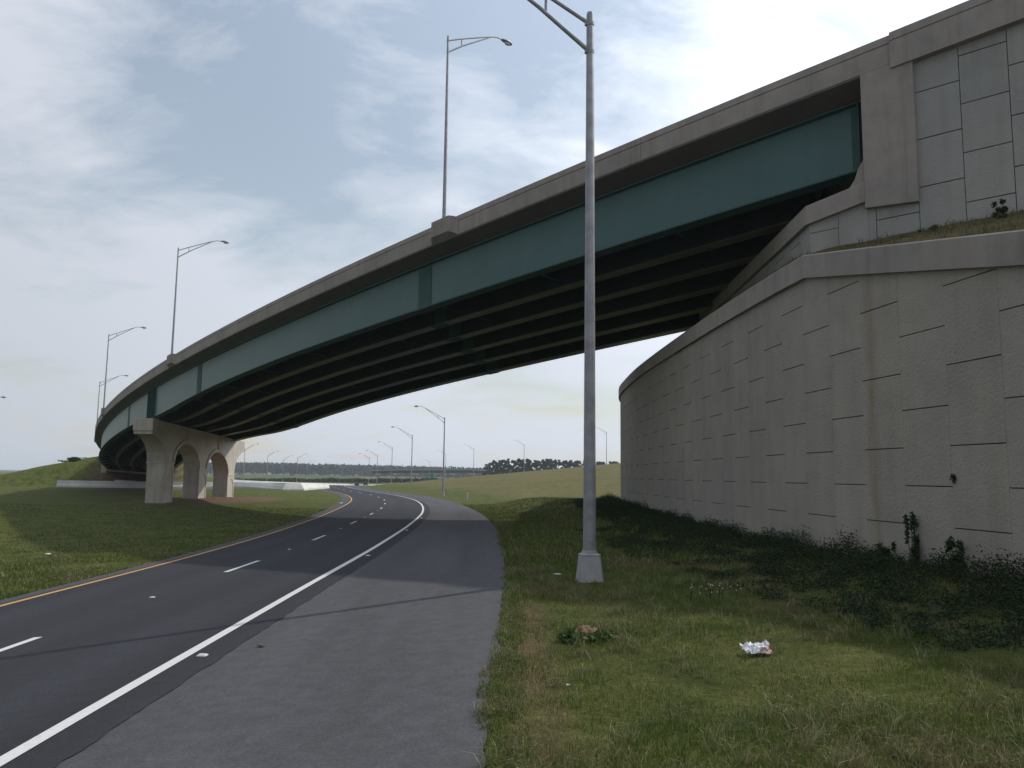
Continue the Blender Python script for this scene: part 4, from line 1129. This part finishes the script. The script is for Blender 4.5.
scrap(341, 503.5, .16, 'white scrap beside the yellow line at the far bend', seed=5)
scrap(568, 673+15, .02, 'small pale paper scrap in the grass below the soil mound', seed=6)
scrap(557, 576, .07, 'flat pale stone in the grass left of the lamp base', 'barrier', name='stone', seed=7)
scrap(261, 648, .05, 'small dark clod lying on the grey shoulder', 'bark', name='dirt_clod', seed=8)
scrap(511, 640-17, .035, 'brown leaf litter lying at the grass edge of the shoulder', 'bark', name='leaf_litter', seed=9)

# ------------------------------------------------------------------ pines behind the slope
def make_pine(seed):
    root = empty('pine_tree'); rr = random.Random(seed)
    H = 15
    mb = MB(); mb.tube([(0, 0, -1), (.1, 0, 5), (0, .1, 10), (.1, 0, 14)], [.28, .22, .15, .05], 7)
    cs = []; rad = []
    for i in range(26):
        z = rr.uniform(3.5, 14.5); sp = (1-abs(z-9.8)/6.5)*2.8; a = rr.uniform(0, 2*PI); d = rr.uniform(.2, 1)*sp
        cs.append((d*math.cos(a), d*math.sin(a), z)); q = rr.uniform(.7, 1.4); rad.append((q, q, q*.7))
        mb.tube([(0, 0, z-1), cs[-1]], [.07, .03], 4)
    mb.build('trunk', M['bark'], root)
    co, tn = leaves(cs, rad, 2600, .42, [(.025, .045, .018), (.03, .055, .022), (.02, .036, .016)], seed)
    leaf_obj('crown', co, tn, M['needle'], root); return root
protos = [make_pine(s) for s in (1, 2, 3)]
k = 0; rr = random.Random(5)
tx = [(485.5 + i*4.1 + rr.uniform(-1.6, 1.6)) for i in range(34)]
for i, px in enumerate(tx):
    o = protos[i] if i < 3 else copy_tree(protos[i % 3])
    Y = 520+rr.uniform(-25, 60); top = interp([(484, 465), (490, 461.5), (500, 460.0), (512, 459.5), (525, 459), (560, 460), (600, 461), (640, 461)], px)+rr.uniform(-.8, 1.2)
    a = at(px, top, Y); o.location = (a.x, a.y, a.z-14.8); o.rotation_euler = (0, 0, rr.uniform(0, 6)); sc = rr.uniform(.95, 1.15); o.scale = (sc, sc, 1)
    tag(o, 'dark pine in the row of trees behind the grassy slope', 'tree', 'pine trees behind the grassy slope')
# the far wood: one mass
cs = []; rad = []
rr = random.Random(9)
for i in range(3400):
    px = rr.uniform(120, 640); Y = rr.uniform(1180, 1330); top = interp([(30, 468), (235, 464.3), (330, 466), (400, 467.8), (485, 470)], px)+rr.uniform(-.9, .8)+(Y-1180)*.002
    a = at(px, top, Y); h = rr.uniform(2, 5.5)
    for q in range(2):
        cs.append((a.x, a.y, a.z-h*.5-q*rr.uniform(3, 9))); rad.append((4.5, 3, 4.0))
for i in range(500):
    px = rr.uniform(640, 1100); Y = rr.uniform(1180, 1300); a = at(px, 472, Y); cs.append((a.x, a.y, a.z)); rad.append((6, 4, 7))
co, tn = leaves(cs, rad, 60000, 2.3, [(.022, .04, .02), (.03, .05, .022), (.018, .034, .018)], 8)
tag(leaf_obj('forest', co, tn, M['needle']), kind='stuff')
cs = []; rad = []
for i in range(800):
    px = rr.uniform(236, 480); Y = rr.uniform(470, 500); a = at(px, 481.8, Y); hh = 1.6+1.0*noise.noise(Vector((px*.05, 0, 0)))+.5*rr.random()
    cs.append((a.x, a.y, a.z+hh*.4)); rad.append((1.8, 1.5, hh*.65))
co, tn = leaves(cs, rad, 22000, .6, [(.022, .036, .018), (.03, .045, .022)], 18)
tag(leaf_obj('scrub', co, tn, M['needle']), kind='stuff')

# ------------------------------------------------------------------ light and sky
AZ, EL = R(58.5), R(46.7)
sun_dir = Vector((math.sin(AZ)*math.cos(EL), math.cos(AZ)*math.cos(EL), math.sin(EL)))
sd = bpy.data.lights.new('sun', 'SUN'); sd.energy = 4.6; sd.angle = R(.9); sd.color = (1, .94, .85)
so = bpy.data.objects.new('sun', sd); C.objects.link(so); so.rotation_euler = sun_dir.to_track_quat('Z', 'Y').to_euler()
w = bpy.data.worlds.new('World'); scene.world = w; w.use_nodes = True; nt = w.node_tree
bgn = nt.nodes['Background']; bgn.inputs[1].default_value = .15
sky = N(nt, 'ShaderNodeTexSky', sky_type='NISHITA'); sky.sun_disc = False; sky.sun_elevation = EL; sky.sun_rotation = AZ
sky.air_density = 1.7; sky.dust_density = .3; sky.ozone_density = 2.0
tc = N(nt, 'ShaderNodeTexCoord').outputs['Generated']
sep = N(nt, 'ShaderNodeSeparateXYZ'); nt.links.new(tc, sep.inputs[0])
zm = N(nt, 'ShaderNodeMath', operation='MAXIMUM'); nt.links.new(sep.outputs[2], zm.inputs[0]); zm.inputs[1].default_value = 0.0
za2 = N(nt, 'ShaderNodeMath', operation='ADD'); nt.links.new(zm.outputs[0], za2.inputs[0]); za2.inputs[1].default_value = .24
cb = N(nt, 'ShaderNodeCombineXYZ')
for i in (0, 1):
    dv = N(nt, 'ShaderNodeMath', operation='DIVIDE'); nt.links.new(sep.outputs[i], dv.inputs[0]); nt.links.new(za2.outputs[0], dv.inputs[1]); nt.links.new(dv.outputs[0], cb.inputs[i])
mp_ = N(nt, 'ShaderNodeMapping'); nt.links.new(cb.outputs[0], mp_.inputs[0]); mp_.inputs['Location'].default_value = (3.1, 1.7, 0); mp_.inputs['Scale'].default_value = (1.0, 1.35, 1)
n1 = noise_tex(nt, mp_.outputs[0], .95, 7, .56, .35); n2 = noise_tex(nt, mp_.outputs[0], 4.2, 8, .68, .5)
ad = N(nt, 'ShaderNodeMath', operation='MULTIPLY_ADD'); nt.links.new(n2, ad.inputs[0]); ad.inputs[1].default_value = .42; nt.links.new(n1, ad.inputs[2])
sb_ = N(nt, 'ShaderNodeMath', operation='SUBTRACT'); nt.links.new(ad.outputs[0], sb_.inputs[0]); sb_.inputs[1].default_value = .04; ad = sb_
def lobe(px, py, inner, outer, amt, prev):
    d_ = Vector(ray(px, py)).normalized()
    dd = N(nt, 'ShaderNodeVectorMath', operation='DOT_PRODUCT'); nt.links.new(tc, dd.inputs[0]); dd.inputs[1].default_value = d_
    mr_ = N(nt, 'ShaderNodeMapRange', interpolation_type='SMOOTHSTEP'); nt.links.new(dd.outputs['Value'], mr_.inputs[0]); mr_.inputs[1].default_value = math.cos(R(outer)); mr_.inputs[2].default_value = math.cos(R(inner)); mr_.inputs[3].default_value = 0; mr_.inputs[4].default_value = amt
    a_ = N(nt, 'ShaderNodeMath', operation='ADD'); nt.links.new(prev.outputs[0], a_.inputs[0]); nt.links.new(mr_.outputs[0], a_.inputs[1]); return a_
for q_ in ((330, 60, 0, 17, -.12), (540, 50, 0, 13, -.11), (250, 170, 0, 8, -.05), (680, 120, 0, 11, .08), (70, 110, 1, 15, .05), (415, 125, 0, 8, .15), (60, 260, 4, 16, .08), (520, 200, 0, 9, .08), (300, 300, 2, 13, .07), (450, 420, 4, 16, .05)):
    ad = lobe(*q_, ad)
mask = ramp(nt, ad.outputs[0], [(.50, (.34,)*3), (.61, (.62,)*3), (.74, (.97,)*3)])
# cloud brightness: thin cloud glows towards the sun
dot = N(nt, 'ShaderNodeVectorMath', operation='DOT_PRODUCT'); nt.links.new(tc, dot.inputs[0]); dot.inputs[1].default_value = sun_dir
gl = N(nt, 'ShaderNodeMapRange', interpolation_type='SMOOTHSTEP'); nt.links.new(dot.outputs['Value'], gl.inputs[0]); gl.inputs[1].default_value = .40; gl.inputs[2].default_value = 1.0; gl.inputs[3].default_value = 0; gl.inputs[4].default_value = 1.1
CL = 7.9
gl2 = N(nt, 'ShaderNodeMapRange'); nt.links.new(dot.outputs['Value'], gl2.inputs[0]); gl2.inputs[1].default_value = -1; gl2.inputs[2].default_value = .35; gl2.inputs[3].default_value = .25; gl2.inputs[4].default_value = 1.05
gs = N(nt, 'ShaderNodeMath', operation='ADD'); nt.links.new(gl.outputs[0], gs.inputs[0]); nt.links.new(gl2.outputs[0], gs.inputs[1]); gl = gs
cc = N(nt, 'ShaderNodeVectorMath', operation='SCALE'); cc.inputs[0].default_value = (CL*.925, CL*.985, CL*1.095); nt.links.new(gl.outputs[0], cc.inputs['Scale'])
mx = N(nt, 'ShaderNodeMix', data_type='RGBA'); nt.links.new(mask, mx.inputs[0]); nt.links.new(sky.outputs[0], mx.inputs[6]); nt.links.new(cc.outputs[0], mx.inputs[7])
nt.links.new(mx.outputs[2], bgn.inputs[0])

# haze
mb = MB(); mb.box((-7200, -200, -8), (7200, 7300, 60))
hz = mb.build('haze', []); tag(hz, kind='stuff')
hm = bpy.data.materials.new('haze_air'); hm.use_nodes = True; nt = hm.node_tree; nt.nodes.remove(nt.nodes['Principled BSDF'])
pv = N(nt, 'ShaderNodeVolumePrincipled'); pv.inputs['Color'].default_value = (.80, .88, 1, 1); pv.inputs['Density'].default_value = .00018; pv.inputs['Anisotropy'].default_value = .2
nt.links.new(pv.outputs[0], nt.nodes['Material Output'].inputs['Volume']); hz.data.materials.append(hm)

vsn = scene.view_settings; scene.display_settings.display_device = 'sRGB'
vsn.view_transform = 'Standard'; vsn.look = 'None'; vsn.gamma = 1; vsn.use_curve_mapping = False; vsn.exposure = -.7
scene.cycles.max_bounces = 6; scene.cycles.diffuse_bounces = 2; scene.cycles.volume_bounces = 1
scene.cycles.use_denoising = True
scene.cycles.sample_clamp_indirect = 6
